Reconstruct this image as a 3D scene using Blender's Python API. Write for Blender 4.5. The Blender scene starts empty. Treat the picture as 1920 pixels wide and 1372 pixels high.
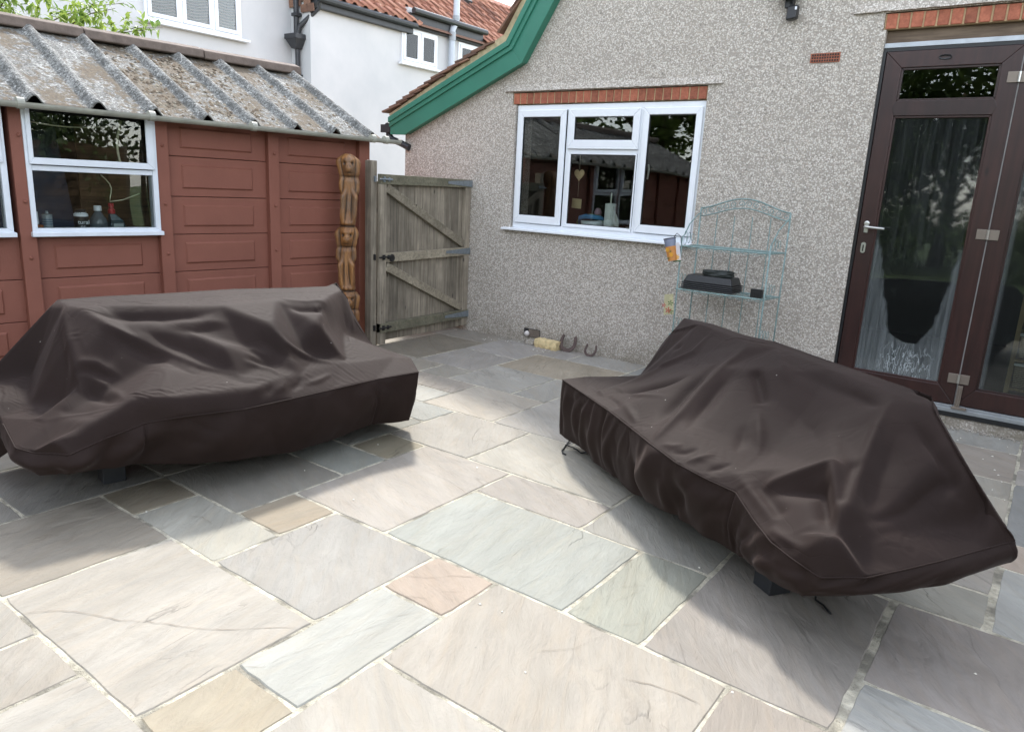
import bpy, bmesh, math, random, json
from math import sin, cos, pi, radians as rad, sqrt, exp
from mathutils import Vector, Matrix, noise
from mathutils.geometry import delaunay_2d_cdt, tessellate_polygon
from mathutils.bvhtree import BVHTree

S = bpy.context.scene
COL = S.collection
random.seed(7)

# ---------------------------------------------------------------- camera
cd = bpy.data.cameras.new('camera'); cam = bpy.data.objects.new('camera', cd); COL.objects.link(cam)
cd.sensor_width = 36; cd.lens = 25.711; cd.clip_end = 500; cd.clip_start = .05
_r = Vector((0.8012364, 0.59626369, 0.04989832)); _u = Vector((-0.18127878, 0.16242731, 0.96992545)); _f = Vector((-0.57022648, 0.78618508, -0.23823263))
M_ = Matrix((_r, _u, -_f)).transposed().to_4x4(); M_.translation = Vector((0, 0, 1.466)); cam.matrix_world = M_
S.camera = cam
# ---------------------------------------------------------------- sky, sun, exposure
SUNV = Vector((-.65, .70, 1.0)).normalized()
w = bpy.data.worlds.new('World'); S.world = w; w.use_nodes = True
nt = w.node_tree; bg = nt.nodes['Background']; sky = nt.nodes.new('ShaderNodeTexSky')
sky.sky_type = 'NISHITA'; sky.sun_disc = False; sky.sun_elevation = math.asin(SUNV.z); sky.sun_rotation = math.atan2(SUNV.x, SUNV.y)
sky.air_density = 1.0; sky.dust_density = 0.5; sky.ozone_density = 1.0
hs = nt.nodes.new('ShaderNodeHueSaturation'); hs.inputs['Saturation'].default_value = .34   # thin white summer haze over the blue
nt.links.new(sky.outputs[0], hs.inputs['Color']); nt.links.new(hs.outputs[0], bg.inputs[0]); bg.inputs[1].default_value = .15
sl = bpy.data.lights.new('sun', 'SUN'); sl.energy = 1.0; sl.angle = rad(5); sl.color = (1, .955, .88)
so = bpy.data.objects.new('sun', sl); COL.objects.link(so); so.rotation_euler = (-SUNV).to_track_quat('-Z', 'Y').to_euler(); so.location = (-8, 9, 14)
S.view_settings.view_transform = 'Standard'; S.view_settings.look = 'None'; S.view_settings.exposure = 2.4; S.view_settings.gamma = 1
S.view_settings.use_curve_mapping = False
S.cycles.max_bounces = 8; S.cycles.transparent_max_bounces = 12; S.cycles.use_denoising = True
S.cycles.sample_clamp_indirect = 6; S.cycles.caustics_reflective = False; S.cycles.caustics_refractive = False

# ---------------------------------------------------------------- material helpers
def lin(c):
    return tuple(((v / 255) / 12.92 if v / 255 <= .04045 else ((v / 255 + .055) / 1.055) ** 2.4) for v in c)
class N:
    def __init__(s, name):
        s.m = bpy.data.materials.new(name); s.m.use_nodes = True; s.t = s.m.node_tree
        s.b = s.t.nodes['Principled BSDF']; s.out = s.t.nodes['Material Output']; s._c = None
    def n(s, typ, **kw):
        x = s.t.nodes.new('ShaderNode' + typ)
        for k, v in kw.items():
            setattr(x, k, v)
        return x
    def l(s, a, b): s.t.links.new(a, b)
    def co(s, kind='Object'):
        if s._c is None: s._c = s.t.nodes.new('ShaderNodeTexCoord')
        return s._c.outputs[kind]
    def world(s):
        g = s.t.nodes.new('ShaderNodeNewGeometry'); return g.outputs['Position']
    def mp(s, src, scale=(1, 1, 1), rot=(0, 0, 0), loc=(0, 0, 0)):
        x = s.n('Mapping'); s.l(src, x.inputs[0]); x.inputs['Scale'].default_value = scale; x.inputs['Rotation'].default_value = rot; x.inputs['Location'].default_value = loc
        return x.outputs[0]
    def noise(s, src, scale, detail=4, rough=.6, dist=0, col=False):
        x = s.n('TexNoise'); s.l(src, x.inputs['Vector']); x.inputs['Scale'].default_value = scale; x.inputs['Detail'].default_value = detail
        x.inputs['Roughness'].default_value = rough; x.inputs['Distortion'].default_value = dist
        return x.outputs[1 if col else 0]
    def vor(s, src, scale, feature='F1', out='Distance', rnd=1):
        x = s.n('TexVoronoi'); x.feature = feature; s.l(src, x.inputs['Vector']); x.inputs['Scale'].default_value = scale; x.inputs['Randomness'].default_value = rnd
        return x.outputs[out]
    def ramp(s, src, stops, interp='LINEAR'):
        x = s.n('ValToRGB'); s.l(src, x.inputs[0]); e = x.color_ramp.elements; x.color_ramp.interpolation = interp
        while len(e) < len(stops): e.new(.5)
        for i, (p, c) in enumerate(stops):
            e[i].position = p; e[i].color = (c, c, c, 1) if isinstance(c, (int, float)) else (*c[:3], 1)
        return x.outputs[0]
    def mix(s, f, a, b, mode='MIX'):
        x = s.n('Mix'); x.data_type = 'RGBA'; x.blend_type = mode
        for q, v in ((0, f), (6, a), (7, b)):
            sock = x.inputs[q]
            if isinstance(v, (int, float)): sock.default_value = v if q == 0 else (v, v, v, 1)
            elif isinstance(v, tuple): sock.default_value = (*v[:3], 1)
            else: s.l(v, sock)
        return x.outputs[2]
    def math(s, op, a, b=0, c=0):
        x = s.n('Math'); x.operation = op
        for i, v in enumerate((a, b, c)):
            if isinstance(v, (int, float)): x.inputs[i].default_value = v
            else: s.l(v, x.inputs[i])
        return x.outputs[0]
    def sep(s, src):
        x = s.n('SeparateXYZ'); s.l(src, x.inputs[0]); return x.outputs
    def bump(s, h, strength=.5, dist=.01, prev=None):
        x = s.n('Bump'); x.inputs['Strength'].default_value = strength; x.inputs['Distance'].default_value = dist; s.l(h, x.inputs['Height'])
        if prev is not None: s.l(prev, x.inputs['Normal'])
        return x.outputs[0]
    def done(s, color=None, rough=.6, normal=None, metal=0, spec=None, **kw):
        b = s.b
        if color is not None:
            if isinstance(color, tuple): b.inputs['Base Color'].default_value = (*color[:3], 1)
            else: s.l(color, b.inputs['Base Color'])
        if isinstance(rough, (int, float)): b.inputs['Roughness'].default_value = rough
        else: s.l(rough, b.inputs['Roughness'])
        if normal is not None: s.l(normal, b.inputs['Normal'])
        b.inputs['Metallic'].default_value = metal
        if spec is not None: b.inputs['Specular IOR Level'].default_value = spec
        for k, v in kw.items(): b.inputs[k.replace('_', ' ')].default_value = v
        return s.m
def simple(name, rgb, rough=.5, metal=0, var=.12, scale=12, bump=.15, bscale=80, spec=None):
    k = N(name); c = lin(rgb); o = k.world()
    f = k.noise(o, scale, 5, .6)
    col = k.mix(k.ramp(f, [(.3, 0), (.7, 1)]), tuple(v * (1 - var) for v in c), tuple(min(1, v * (1 + var)) for v in c))
    nb = k.bump(k.noise(o, bscale, 3), bump, .003) if bump else None
    return k.done(col, rough, nb, metal, spec)
MAT = {}
def wood(name, dark, light, rough=.75, axis='z', sc=1.0, grain=1.0):
    k = N(name); o = k.co('Object'); oi = k.n('ObjectInfo')
    add = k.n('VectorMath'); add.operation = 'ADD'; k.l(o, add.inputs[0])
    cmb = k.n('CombineXYZ'); r = k.math('MULTIPLY', oi.outputs['Random'], 37.)
    for i in range(3): k.l(r, cmb.inputs[i])
    k.l(cmb.outputs[0], add.inputs[1])
    st = {'z': (1, 1, .06), 'x': (.06, 1, 1), 'y': (1, .06, 1)}[axis]
    v = k.mp(add.outputs[0], tuple(a * sc for a in st))
    f = k.noise(v, 38, 6, .65, .6); f2 = k.noise(add.outputs[0], 5, 3)
    kn = k.vor(k.mp(add.outputs[0], tuple(a * sc for a in {'z': (5, 5, 2.0), 'x': (2., 5, 5), 'y': (5, 2., 5)}[axis])), 1.6)
    knot = k.ramp(kn, [(.03, 0), (.10, 1)])
    c = k.ramp(f, [(.28, lin(dark)), (.5, tuple((a + b) / 2 for a, b in zip(lin(dark), lin(light)))), (.72, lin(light))])
    c = k.mix(k.ramp(f2, [(.35, 0), (.7, .45)]), c, tuple(.6 * a for a in lin(dark)))
    rr = k.mix(.5, c, c); val = k.math('MULTIPLY_ADD', oi.outputs['Random'], .6, .68)
    h = k.n('HueSaturation'); k.l(c, h.inputs['Color']); k.l(val, h.inputs['Value'])
    c = k.mix(knot, tuple(.35 * a for a in lin(dark)), h.outputs[0])
    return k.done(c, rough, k.bump(f, .5 * grain, .004))

def glass(name, tint=(.94, .97, .96), refl=1.0, ior=1.55):
    k = N(name); k.t.nodes.remove(k.b)
    fr = k.n('Fresnel'); fr.inputs[0].default_value = ior
    tr = k.n('BsdfTransparent'); tr.inputs[0].default_value = (*tint, 1)
    gl = k.n('BsdfGlossy'); gl.inputs['Roughness'].default_value = .008; gl.inputs[0].default_value = (refl, refl, refl, 1)
    o = k.world(); k.l(k.bump(k.noise(o, 2.2, 1), .06, .02), gl.inputs['Normal'])
    mx = k.n('MixShader'); k.l(fr.outputs[0], mx.inputs[0]); k.l(tr.outputs[0], mx.inputs[1]); k.l(gl.outputs[0], mx.inputs[2]); k.l(mx.outputs[0], k.out.inputs[0])
    return k.m

# ---------------------------------------------------------------- mesh helpers
class MB:
    def __init__(s): s.v = []; s.f = []; s.mi = []; s.cur = 0
    def face(s, *idx): s.f.append(idx); s.mi.append(s.cur)
    def quad(s, a, b, c, d):
        i = len(s.v); s.v += [a, b, c, d]; s.face(i, i + 1, i + 2, i + 3)
    def poly(s, pts):
        i = len(s.v); s.v += list(pts); s.face(*range(i, i + len(pts)))
    def box(s, x0, x1, y0, y1, z0, z1):
        i = len(s.v)
        s.v += [(x, y, z) for z in (z0, z1) for (x, y) in ((x0, y0), (x1, y0), (x1, y1), (x0, y1))]
        for q in ((0, 3, 2, 1), (4, 5, 6, 7), (0, 1, 5, 4), (1, 2, 6, 5), (2, 3, 7, 6), (3, 0, 4, 7)): s.face(*(i + a for a in q))
        return s
    def hexa(s, bot, top):                      # two matching point loops
        n = len(bot); i = len(s.v); s.v += list(bot) + list(top)
        s.face(*reversed(range(i, i + n))); s.face(*range(i + n, i + 2 * n))
        for k in range(n): s.face(i + k, i + (k + 1) % n, i + n + (k + 1) % n, i + n + k)
        return s
    def bar(s, a, b, wd, th, up=(0, 0, 1)):     # rectangular bar between two points
        a = Vector(a); b = Vector(b); d = (b - a).normalized(); sd = d.cross(Vector(up)).normalized(); uu = sd.cross(d)
        P = lambda o: [tuple(o + sd * x * wd / 2 + uu * y * th / 2) for x, y in ((-1, -1), (1, -1), (1, 1), (-1, 1))]
        return s.hexa(P(a), P(b))
    def tube(s, pts, r, n=6, closed=False, cap=True):
        pts = [Vector(p) for p in pts]; m = len(pts); rings = []; last = None
        for k, p in enumerate(pts):
            d = (pts[(k + 1) % m] - pts[k - 1]) if (closed or 0 < k < m - 1) else (pts[1] - pts[0] if k == 0 else pts[-1] - pts[-2])
            d = d.normalized() if d.length else Vector((0, 0, 1))
            if last is None:
                a = d.orthogonal().normalized()
            else:
                a = (last - d * last.dot(d)); a = a.normalized() if a.length > 1e-6 else d.orthogonal().normalized()
            last = a; b = d.cross(a); i = len(s.v); rr = r[k] if isinstance(r, (list, tuple)) else r
            s.v += [tuple(p + a * cos(2 * pi * j / n) * rr + b * sin(2 * pi * j / n) * rr) for j in range(n)]; rings.append(i)
        for k in range(m if closed else m - 1):
            i, q = rings[k], rings[(k + 1) % m]
            for j in range(n): s.face(i + j, i + (j + 1) % n, q + (j + 1) % n, q + j)
        if cap and not closed:
            s.face(*reversed(range(rings[0], rings[0] + n))); s.face(*range(rings[-1], rings[-1] + n))
        return s
    def lathe(s, prof, n=20, c=(0, 0, 0), ax='z'):
        rings = []
        for r, z in prof:
            i = len(s.v)
            for j in range(n):
                x, y = r * cos(2 * pi * j / n), r * sin(2 * pi * j / n)
                p = {'z': (x, y, z), 'y': (x, z, y), 'x': (z, x, y)}[ax]
                s.v.append((c[0] + p[0], c[1] + p[1], c[2] + p[2]))
            rings.append(i)
        for a, b in zip(rings, rings[1:]):
            for j in range(n): s.face(a + j, a + (j + 1) % n, b + (j + 1) % n, b + j)
        s.face(*reversed(range(rings[0], rings[0] + n))); s.face(*range(rings[-1], rings[-1] + n))
        return s
    def mesh(s, name, mats, smooth=False):
        me = bpy.data.meshes.new(name); me.from_pydata([tuple(v) for v in s.v], [], s.f)
        for m in (mats if isinstance(mats, (list, tuple)) else [mats]): me.materials.append(m)
        for p, k in zip(me.polygons, s.mi): p.material_index = k; p.use_smooth = smooth
        bm = bmesh.new(); bm.from_mesh(me); bmesh.ops.recalc_face_normals(bm, faces=bm.faces); bm.to_mesh(me); bm.free()
        return me
    def build(s, name, mats, parent=None, smooth=False, bevel=0, seg=2, loc=None, auto=None):
        o = bpy.data.objects.new(name, s.mesh(name, mats, smooth or auto is not None)); COL.objects.link(o)
        if parent is not None: o.parent = parent
        if loc: o.location = loc
        if bevel:
            b = o.modifiers.new('bevel', 'BEVEL'); b.width = bevel; b.segments = seg; b.limit_method = 'ANGLE'; b.angle_limit = rad(40)
        if auto is not None:
            me = o.data
            me.set_sharp_from_angle(angle=rad(auto))
        return o
def box(name, mat, parent, x0, x1, y0, y1, z0, z1, bevel=0): return MB().box(x0, x1, y0, y1, z0, z1).build(name, mat, parent, bevel=bevel)
def empty(name, loc=(0, 0, 0), rz=0, label=None, cat=None, group=None):
    o = bpy.data.objects.new(name, None); COL.objects.link(o); o.location = loc; o.rotation_euler = (0, 0, rz); o.empty_display_size = .1
    return tag(o, label, cat, group)
def tag(o, label=None, cat=None, group=None, kind=None):
    if label: o['label'] = label
    if cat: o['category'] = cat
    if group: o['group'] = group
    if kind: o['kind'] = kind
    return o
def inst(me, name, parent=None, loc=(0, 0, 0), rot=(0, 0, 0), scale=(1, 1, 1)):
    o = bpy.data.objects.new(name, me); COL.objects.link(o); o.parent = parent; o.location = loc; o.rotation_euler = rot; o.scale = scale
    return o
def ring(mb, x0, x1, z0, z1, wl, wr, wb, wt, y0, y1):      # rectangular mitred frame in the xz plane, as four boxes
    mb.hexa([(x0, y0, z0), (x1, y0, z0), (x1 - wr, y0, z0 + wb), (x0 + wl, y0, z0 + wb)], [(x0, y1, z0), (x1, y1, z0), (x1 - wr, y1, z0 + wb), (x0 + wl, y1, z0 + wb)])
    mb.hexa([(x0, y0, z1), (x0 + wl, y0, z1 - wt), (x1 - wr, y0, z1 - wt), (x1, y0, z1)], [(x0, y1, z1), (x0 + wl, y1, z1 - wt), (x1 - wr, y1, z1 - wt), (x1, y1, z1)])
    mb.hexa([(x0, y0, z0), (x0 + wl, y0, z0 + wb), (x0 + wl, y0, z1 - wt), (x0, y0, z1)], [(x0, y1, z0), (x0 + wl, y1, z0 + wb), (x0 + wl, y1, z1 - wt), (x0, y1, z1)])
    mb.hexa([(x1, y0, z0), (x1, y0, z1), (x1 - wr, y0, z1 - wt), (x1 - wr, y0, z0 + wb)], [(x1, y1, z0), (x1, y1, z1), (x1 - wr, y1, z1 - wt), (x1 - wr, y1, z0 + wb)])
    return mb

# ---------------------------------------------------------------- materials
def m_slab():
    k = N('riven_sandstone'); oi = k.n('ObjectInfo'); o = k.world()
    cmb = k.n('CombineXYZ'); 
    for i, s in enumerate((61., 47., 23.)): k.l(k.math('MULTIPLY', oi.outputs['Random'], s), cmb.inputs[i])
    ad = k.n('VectorMath'); ad.operation = 'ADD'; k.l(o, ad.inputs[0]); k.l(cmb.outputs[0], ad.inputs[1])
    rot = k.n('VectorRotate'); rot.rotation_type = 'Z_AXIS'; k.l(ad.outputs[0], rot.inputs['Vector'])
    k.l(k.math('MULTIPLY_ADD', oi.outputs['Random'], 1.3, .35), rot.inputs['Angle'])
    p = rot.outputs[0]; ps = k.mp(p, (1, 3.2, 1))
    n1 = k.noise(ps, 1.3, 5, .55, .8); n2 = k.noise(ps, 5, 6, .65, 1.2); n3 = k.noise(p, 60, 4, .7); n4 = k.noise(k.mp(p, (1, 5, 1)), 3.2, 3, .5, 1.5, True)
    # terraces of split stone
    t = k.math('MULTIPLY', k.noise(ps, .9, 6, .52, .5), 3.6); fl = k.math('FLOOR', t); fr = k.math('SUBTRACT', t, fl)
    ter = k.math('ADD', fl, k.ramp(fr, [(.0, 0), (.06, 1), (1, 1)]))
    amt = k.ramp(k.noise(p, 1.9, 2), [(.47, 0), (.60, 1)])
    line = k.math('MULTIPLY', k.ramp(fr, [(0, 1), (.025, 1), (.05, 0)]), amt)
    base = oi.outputs['Color']
    c = k.mix(k.ramp(n1, [(.3, 0), (.7, 1)]), k.mix(1, base, (.84, .83, .81), 'MULTIPLY'), k.mix(1, base, (1.10, 1.09, 1.08), 'MULTIPLY'))
    c = k.mix(k.ramp(n4, [(.45, 0), (.7, .35)]), c, k.mix(1, base, (1.06, .93, .78), 'MULTIPLY'))
    c = k.mix(k.ramp(n2, [(.35, .45), (.55, 0)]), c, k.mix(1, base, (.74, .72, .70), 'MULTIPLY'))
    c = k.mix(k.math('MULTIPLY', k.ramp(n3, [(.62, 0), (.72, 1)]), .25), c, k.mix(1, base, (.7, .68, .66), 'MULTIPLY'))
    c = k.mix(k.math('MULTIPLY', line, .30), c, k.mix(1, base, (.45, .42, .4), 'MULTIPLY'))
    spot = k.vor(k.mp(p, (1, 1, 0)), 5.5); c = k.mix(k.math('MULTIPLY', k.ramp(spot, [(.012, 1), (.03, 0)]), .5), c, (.16, .15, .14))
    n5 = k.noise(k.mp(p, (1, 9, 1)), 9, 5, .6, .6); c = k.mix(k.ramp(n5, [(.55, 0), (.75, .28)]), c, k.mix(1, base, (.8, .79, .77), 'MULTIPLY')); c = k.mix(k.ramp(n5, [(.25, .25), (.42, 0)]), c, k.mix(1, base, (1.12, 1.11, 1.1), 'MULTIPLY'))
    h = k.math('MULTIPLY_ADD', k.math('ADD', k.math('MULTIPLY', ter, amt), k.math('MULTIPLY', n5, .5)), .45, k.math('MULTIPLY_ADD', n3, .12, k.math('MULTIPLY', n2, .9)))
    return k.done(c, k.ramp(n2, [(.3, .62), (.7, .8)]), k.bump(h, .8, .012), spec=.3)
def m_mortar():
    k = N('pale_mortar'); o = k.world(); a = k.noise(o, 18, 6, .7); b = k.noise(o, 130, 3, .7); g = k.noise(o, 5, 3)
    c = k.ramp(a, [(.3, lin((146, 140, 124))), (.5, lin((192, 185, 166))), (.65, lin((214, 207, 188)))])
    c = k.mix(k.ramp(g, [(.47, 0), (.62, .8)]), c, lin((104, 100, 90))); c = k.mix(k.ramp(b, [(.62, 0), (.72, .8)]), c, lin((80, 76, 68)))
    return k.done(c, .9, k.bump(k.math('ADD', a, b), .9, .012))
def m_dash():
    k = N('pebbledash'); o = k.world(); w1 = k.noise(o, 30, 2, .5, 0, True)
    p = k.mix(.02, o, w1, 'ADD')
    v = k.vor(p, 84, 'F1', 'Distance'); vc = k.vor(p, 84, 'F1', 'Color'); s = k.sep(vc)
    c = k.ramp(s[0], [(0, lin((92, 88, 85))), (.10, lin((146, 139, 132))), (.22, lin((205, 198, 192))), (.40, lin((228, 223, 217))), (.62, lin((242, 239, 235))), (.8, lin((216, 204, 192))), (.88, lin((248, 247, 244))), (1, lin((176, 160, 146)))])
    gap = k.ramp(v, [(.35, 1), (.62, 0)]); c = k.mix(k.math('MULTIPLY', gap, .62), lin((160, 154, 147)), c)
    big = k.noise(o, .9, 4, .6); c = k.mix(k.ramp(big, [(.35, .16), (.65, 0)]), c, lin((150, 140, 128)))
    z = k.sep(o)[2]; low = k.math('MULTIPLY', k.ramp(z, [(0, 1), (.28, 0)]), k.ramp(k.noise(o, 6, 4), [(.35, .2), (.6, 1)]))
    c = k.mix(k.math('MULTIPLY', low, .6), c, lin((110, 104, 88)))
    c = k.mix(1, c, (1.0, .985, .955), 'MULTIPLY'); h = k.ramp(v, [(0, 1), (.75, 0)])
    return k.done(c, .8, k.bump(k.math('ADD', h, k.math('MULTIPLY', s[1], .5)), .38, .006), spec=.3)
def m_cement():
    k = N('weathered_cement_sheet'); o = k.world(); a = k.noise(o, 7, 7, .72); b = k.noise(o, 45, 5, .75); g = k.noise(o, 2.2, 4, .6); d = k.noise(o, 20, 5, .7)
    c = k.ramp(a, [(.28, lin((74, 76, 76))), (.45, lin((112, 113, 110))), (.6, lin((142, 142, 138))), (.72, lin((182, 182, 178)))])
    c = k.mix(k.ramp(b, [(.5, 0), (.62, .8)]), c, lin((66, 67, 66))); c = k.mix(k.ramp(b, [(.36, .85), (.42, 0)]), c, lin((196, 196, 194)))
    oz = k.sep(k.co('Object'))
    # moss and dirt sit in the troughs between the ridges
    ph = k.math('FRACT', k.math('DIVIDE', k.math('ADD', oz[1], 2.172), .3625)); tr = k.ramp(ph, [(.14, 0), (.24, 1), (.80, 1), (.88, 0)])
    ms = k.math('MULTIPLY', tr, k.ramp(k.math('ADD', k.math('MULTIPLY', d, .6), k.math('MULTIPLY', g, .55)), [(.535, 0), (.60, 1)]))
    c = k.mix(k.ramp(k.noise(o, 70, 4, .7), [(.50, 0), (.57, .8)]), c, lin((62, 58, 54))); c = k.mix(k.ramp(k.noise(o, 33, 5, .75), [(.58, 0), (.65, .8)]), c, lin((190, 189, 184))); c = k.mix(k.math('MULTIPLY', ms, .9), c, k.ramp(b, [(.3, lin((60, 50, 38))), (.7, lin((112, 98, 78)))]))
    return k.done(c, .92, k.bump(k.math('ADD', k.math('MULTIPLY', b, .6), a), .9, .012))
def m_brick():
    k = N('red_brick'); o = k.world(); oi = k.n('ObjectInfo'); a = k.noise(o, 35, 5, .7)
    c = k.mix(k.ramp(a, [(.3, 0), (.7, 1)]), lin((128, 72, 54)), lin((170, 104, 80))); h = k.n('HueSaturation'); k.l(c, h.inputs['Color']); k.l(k.math('MULTIPLY_ADD', oi.outputs['Random'], .45, .78), h.inputs['Value'])
    return k.done(h.outputs[0], .85, k.bump(a, .5, .004))
def m_fabric():
    k = N('brown_polyester'); o = k.world(); oc = k.co('Object')
    a = k.noise(o, 2.5, 4, .55); b = k.noise(o, 900, 2, .5); cr = k.noise(k.mp(o, (1, 1, 1)), 5.5, 3, .45, .7); cr2 = k.noise(o, 16, 3, .5, 1.0)
    c = k.mix(k.ramp(a, [(.3, 0), (.7, 1)]), lin((33, 24, 21)), lin((40, 30, 27)))
    sp = k.vor(o, 9); c = k.mix(k.ramp(sp, [(.018, 1), (.03, 0)]), c, lin((150, 146, 140)))
    nb = k.bump(b, .12, .0006); nb = k.bump(k.math('MULTIPLY_ADD', cr2, .12, cr), .10, .010, nb)
    cre = k.vor(k.mix(.25, o, k.noise(o, 3, 2, .5, 0, True), 'ADD'), 5.0, 'DISTANCE_TO_EDGE'); nb = k.bump(k.ramp(cre, [(0, 0), (.02, 1)]), .2, .0015, nb)
    m = k.done(c, .72, nb, spec=.12)
    k.b.inputs['Sheen Weight'].default_value = .08; k.b.inputs['Sheen Roughness'].default_value = .4; k.b.inputs['Sheen Tint'].default_value = (.80, .66, .62, 1)
    return m
def m_white_wall():
    k = N('white_render'); o = k.world(); a = k.noise(o, 1.2, 5, .6); b = k.noise(o, 60, 4)
    c = k.mix(k.ramp(a, [(.3, 0), (.7, 1)]), lin((186, 188, 190)), lin((200, 200, 201)))
    return k.done(c, .8, k.bump(b, .2, .004))
def m_pantile():
    k = N('orange_clay_tile'); o = k.world(); oi = k.n('ObjectInfo'); a = k.noise(o, 9, 5, .7)
    c = k.ramp(k.math('ADD', k.math('MULTIPLY', a, .6), k.math('MULTIPLY', oi.outputs['Random'], .5)), [(.25, lin((104, 72, 62))), (.5, lin((150, 102, 84))), (.75, lin((172, 126, 106)))])
    return k.done(c, .85, k.bump(a, .4, .01))
def m_plaintile():
    k = N('brown_clay_tile'); o = k.world(); oi = k.n('ObjectInfo'); a = k.noise(o, 14, 5, .7)
    c = k.ramp(k.math('ADD', k.math('MULTIPLY', a, .7), k.math('MULTIPLY', oi.outputs['Random'], .4)), [(.25, lin((70, 56, 50))), (.5, lin((112, 84, 70))), (.8, lin((146, 112, 92)))])
    return k.done(c, .9, k.bump(a, .6, .01))
def m_red_paint():
    k = N('oxblood_masonry_paint'); o = k.world(); a = k.noise(o, 2.5, 5, .6); b = k.noise(o, 90, 4, .6)
    c = k.mix(k.ramp(a, [(.3, 0), (.7, 1)]), lin((123, 77, 64)), lin((134, 85, 71)))
    c = k.mix(k.ramp(k.noise(o, 24, 5, .75), [(.66, 0), (.74, .5)]), c, lin((150, 96, 84)))
    return k.done(c, .62, k.bump(b, .25, .004), spec=.35)
def m_totem():
    k = N('carved_varnished_wood'); o = k.co('Object'); a = k.noise(k.mp(o, (1, 1, .12)), 30, 6, .65, .8); g = k.n('NewGeometry'); v = k.noise(o, 7, 4, .6)
    c = k.ramp(a, [(.25, lin((74, 48, 28))), (.5, lin((132, 90, 50))), (.75, lin((176, 128, 76)))])
    c = k.mix(k.ramp(v, [(.45, 0), (.65, .7)]), c, lin((104, 84, 66)))
    at = k.n('Attribute'); at.attribute_name = 'groove'; c = k.mix(at.outputs['Fac'], c, lin((34, 24, 17)))
    return k.done(c, .5, k.bump(a, .35, .004))
def m_leaf(name, a, b, tr=.25):
    k = N(name); oi = k.n('NewGeometry'); f = oi.outputs['Random Per Island']
    c = k.mix(f, lin(a), lin(b)); k.done(c, .5, None, spec=.4); k.b.inputs['Transmission Weight'].default_value = 0
    tl = k.n('BsdfTranslucent'); k.l(c, tl.inputs[0]); mx = k.n('MixShader'); mx.inputs[0].default_value = tr; k.l(k.b.outputs[0], mx.inputs[1]); k.l(tl.outputs[0], mx.inputs[2]); k.l(mx.outputs[0], k.out.inputs[0])
    return k.m
SLAB = m_slab(); MORTAR = m_mortar(); DASH = m_dash(); CEMENT = m_cement(); BRICK = m_brick(); FABRIC = m_fabric(); WWALL = m_white_wall()
PANTILE = m_pantile(); PTILE = m_plaintile(); REDP = m_red_paint(); TOTEM = m_totem()
UPVC = simple('white_upvc', (226, 230, 235), .3, var=.02, bump=.03, spec=.5)
UPVC2 = simple('white_gloss_paint', (216, 222, 230), .35, var=.04, bump=.08)
RWOOD = wood('rosewood_upvc', (36, 18, 16), (58, 32, 28), .38, 'z', .8, .1)
GREEN = simple('green_gloss_paint', (50, 116, 97), .42, var=.08, scale=3, bump=.12, bscale=30)
BLACKP = simple('black_plastic', (24, 25, 27), .4, var=.15, bump=.1)
GUTP = simple('black_gutter_plastic', (42, 44, 48), .45, var=.15)
GREYP = simple('grey_plastic_pipe', (176, 184, 194), .4, var=.06)
RIDGE = simple('concrete_ridge', (104, 92, 84), .9, var=.25, scale=14, bump=.6, bscale=60)
GUTM = simple('weathered_aluminium', (150, 150, 140), .55, .0, var=.18, scale=9, bump=.25, bscale=40)
STEEL = simple('brushed_steel', (196, 196, 192), .3, .9, var=.05, bump=.02)
GALV = simple('galvanised_steel', (128, 136, 142), .5, .5, var=.2, scale=30)
HINGE = simple('bronze_hinge', (126, 116, 106), .45, .4, var=.08)
RUST = simple('rusty_iron', (88, 74, 70), .85, .1, var=.3, scale=50, bump=.6)
IRON = simple('black_iron', (36, 34, 34), .6, .3, var=.3, scale=60)
OAK = wood('weathered_timber', (98, 90, 78), (160, 150, 134), .85, 'z', 1.0)
OAKH = wood('weathered_rail', (106, 98, 82), (164, 154, 136), .85, 'y', 1.0)
OAKG = wood('mossy_timber', (96, 94, 76), (146, 140, 120), .9, 'y', 1.0)
TIMB = wood('old_lintel_timber', (86, 72, 60), (136, 118, 100), .85, 'x', 1.0)
RACK = simple('verdigris_wire', (124, 146, 144), .6, .1, var=.35, scale=40, bump=.3)
STONEY = simple('yellow_stone', (204, 184, 140), .9, var=.3, scale=25, bump=.9, bscale=50)
MORT2 = simple('verge_mortar', (178, 164, 132), .9, var=.25, scale=20, bump=.8, bscale=40)
JOINTB = simple('brick_mortar', (176, 152, 118), .9, var=.15, scale=30, bump=.5)
DARK = simple('dark_interior', (46, 44, 44), .9, var=.3, scale=2, bump=0)
SCREED = simple('passage_concrete', (206, 196, 176), .9, var=.12, scale=6, bump=.5, bscale=50)
GLASS = glass('window_glass', ior=1.5); GLASSN = glass('far_window_glass', ior=1.5)
GRASS = simple('lawn_grass', (78, 96, 50), .9, var=.35, scale=8, bump=.8, bscale=60)
DRIP = simple('render_drip_edge', (158, 150, 140), .85, var=.3, scale=40, bump=.6)

# ---------------------------------------------------------------- ground and patio
g = MB(); R_ = 60; g.quad((-R_, -R_, -.07), (R_, -R_, -.07), (R_, R_, -.07), (-R_, R_, -.07)); tag(g.build('ground', GRASS), kind='structure')
g = MB(); g.box(-10.5, -4.86, 4.0, 12, -.06, -.012); tag(g.build('passage_floor', SCREED), kind='structure')
patio = MB(); patio.box(-5.6, 3.2, -2.2, 5.80, -.06, -.003); patio = tag(patio.build('patio', MORTAR), kind='structure')
PX, PY, PM = -1.487, 2.02, .3045
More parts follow.
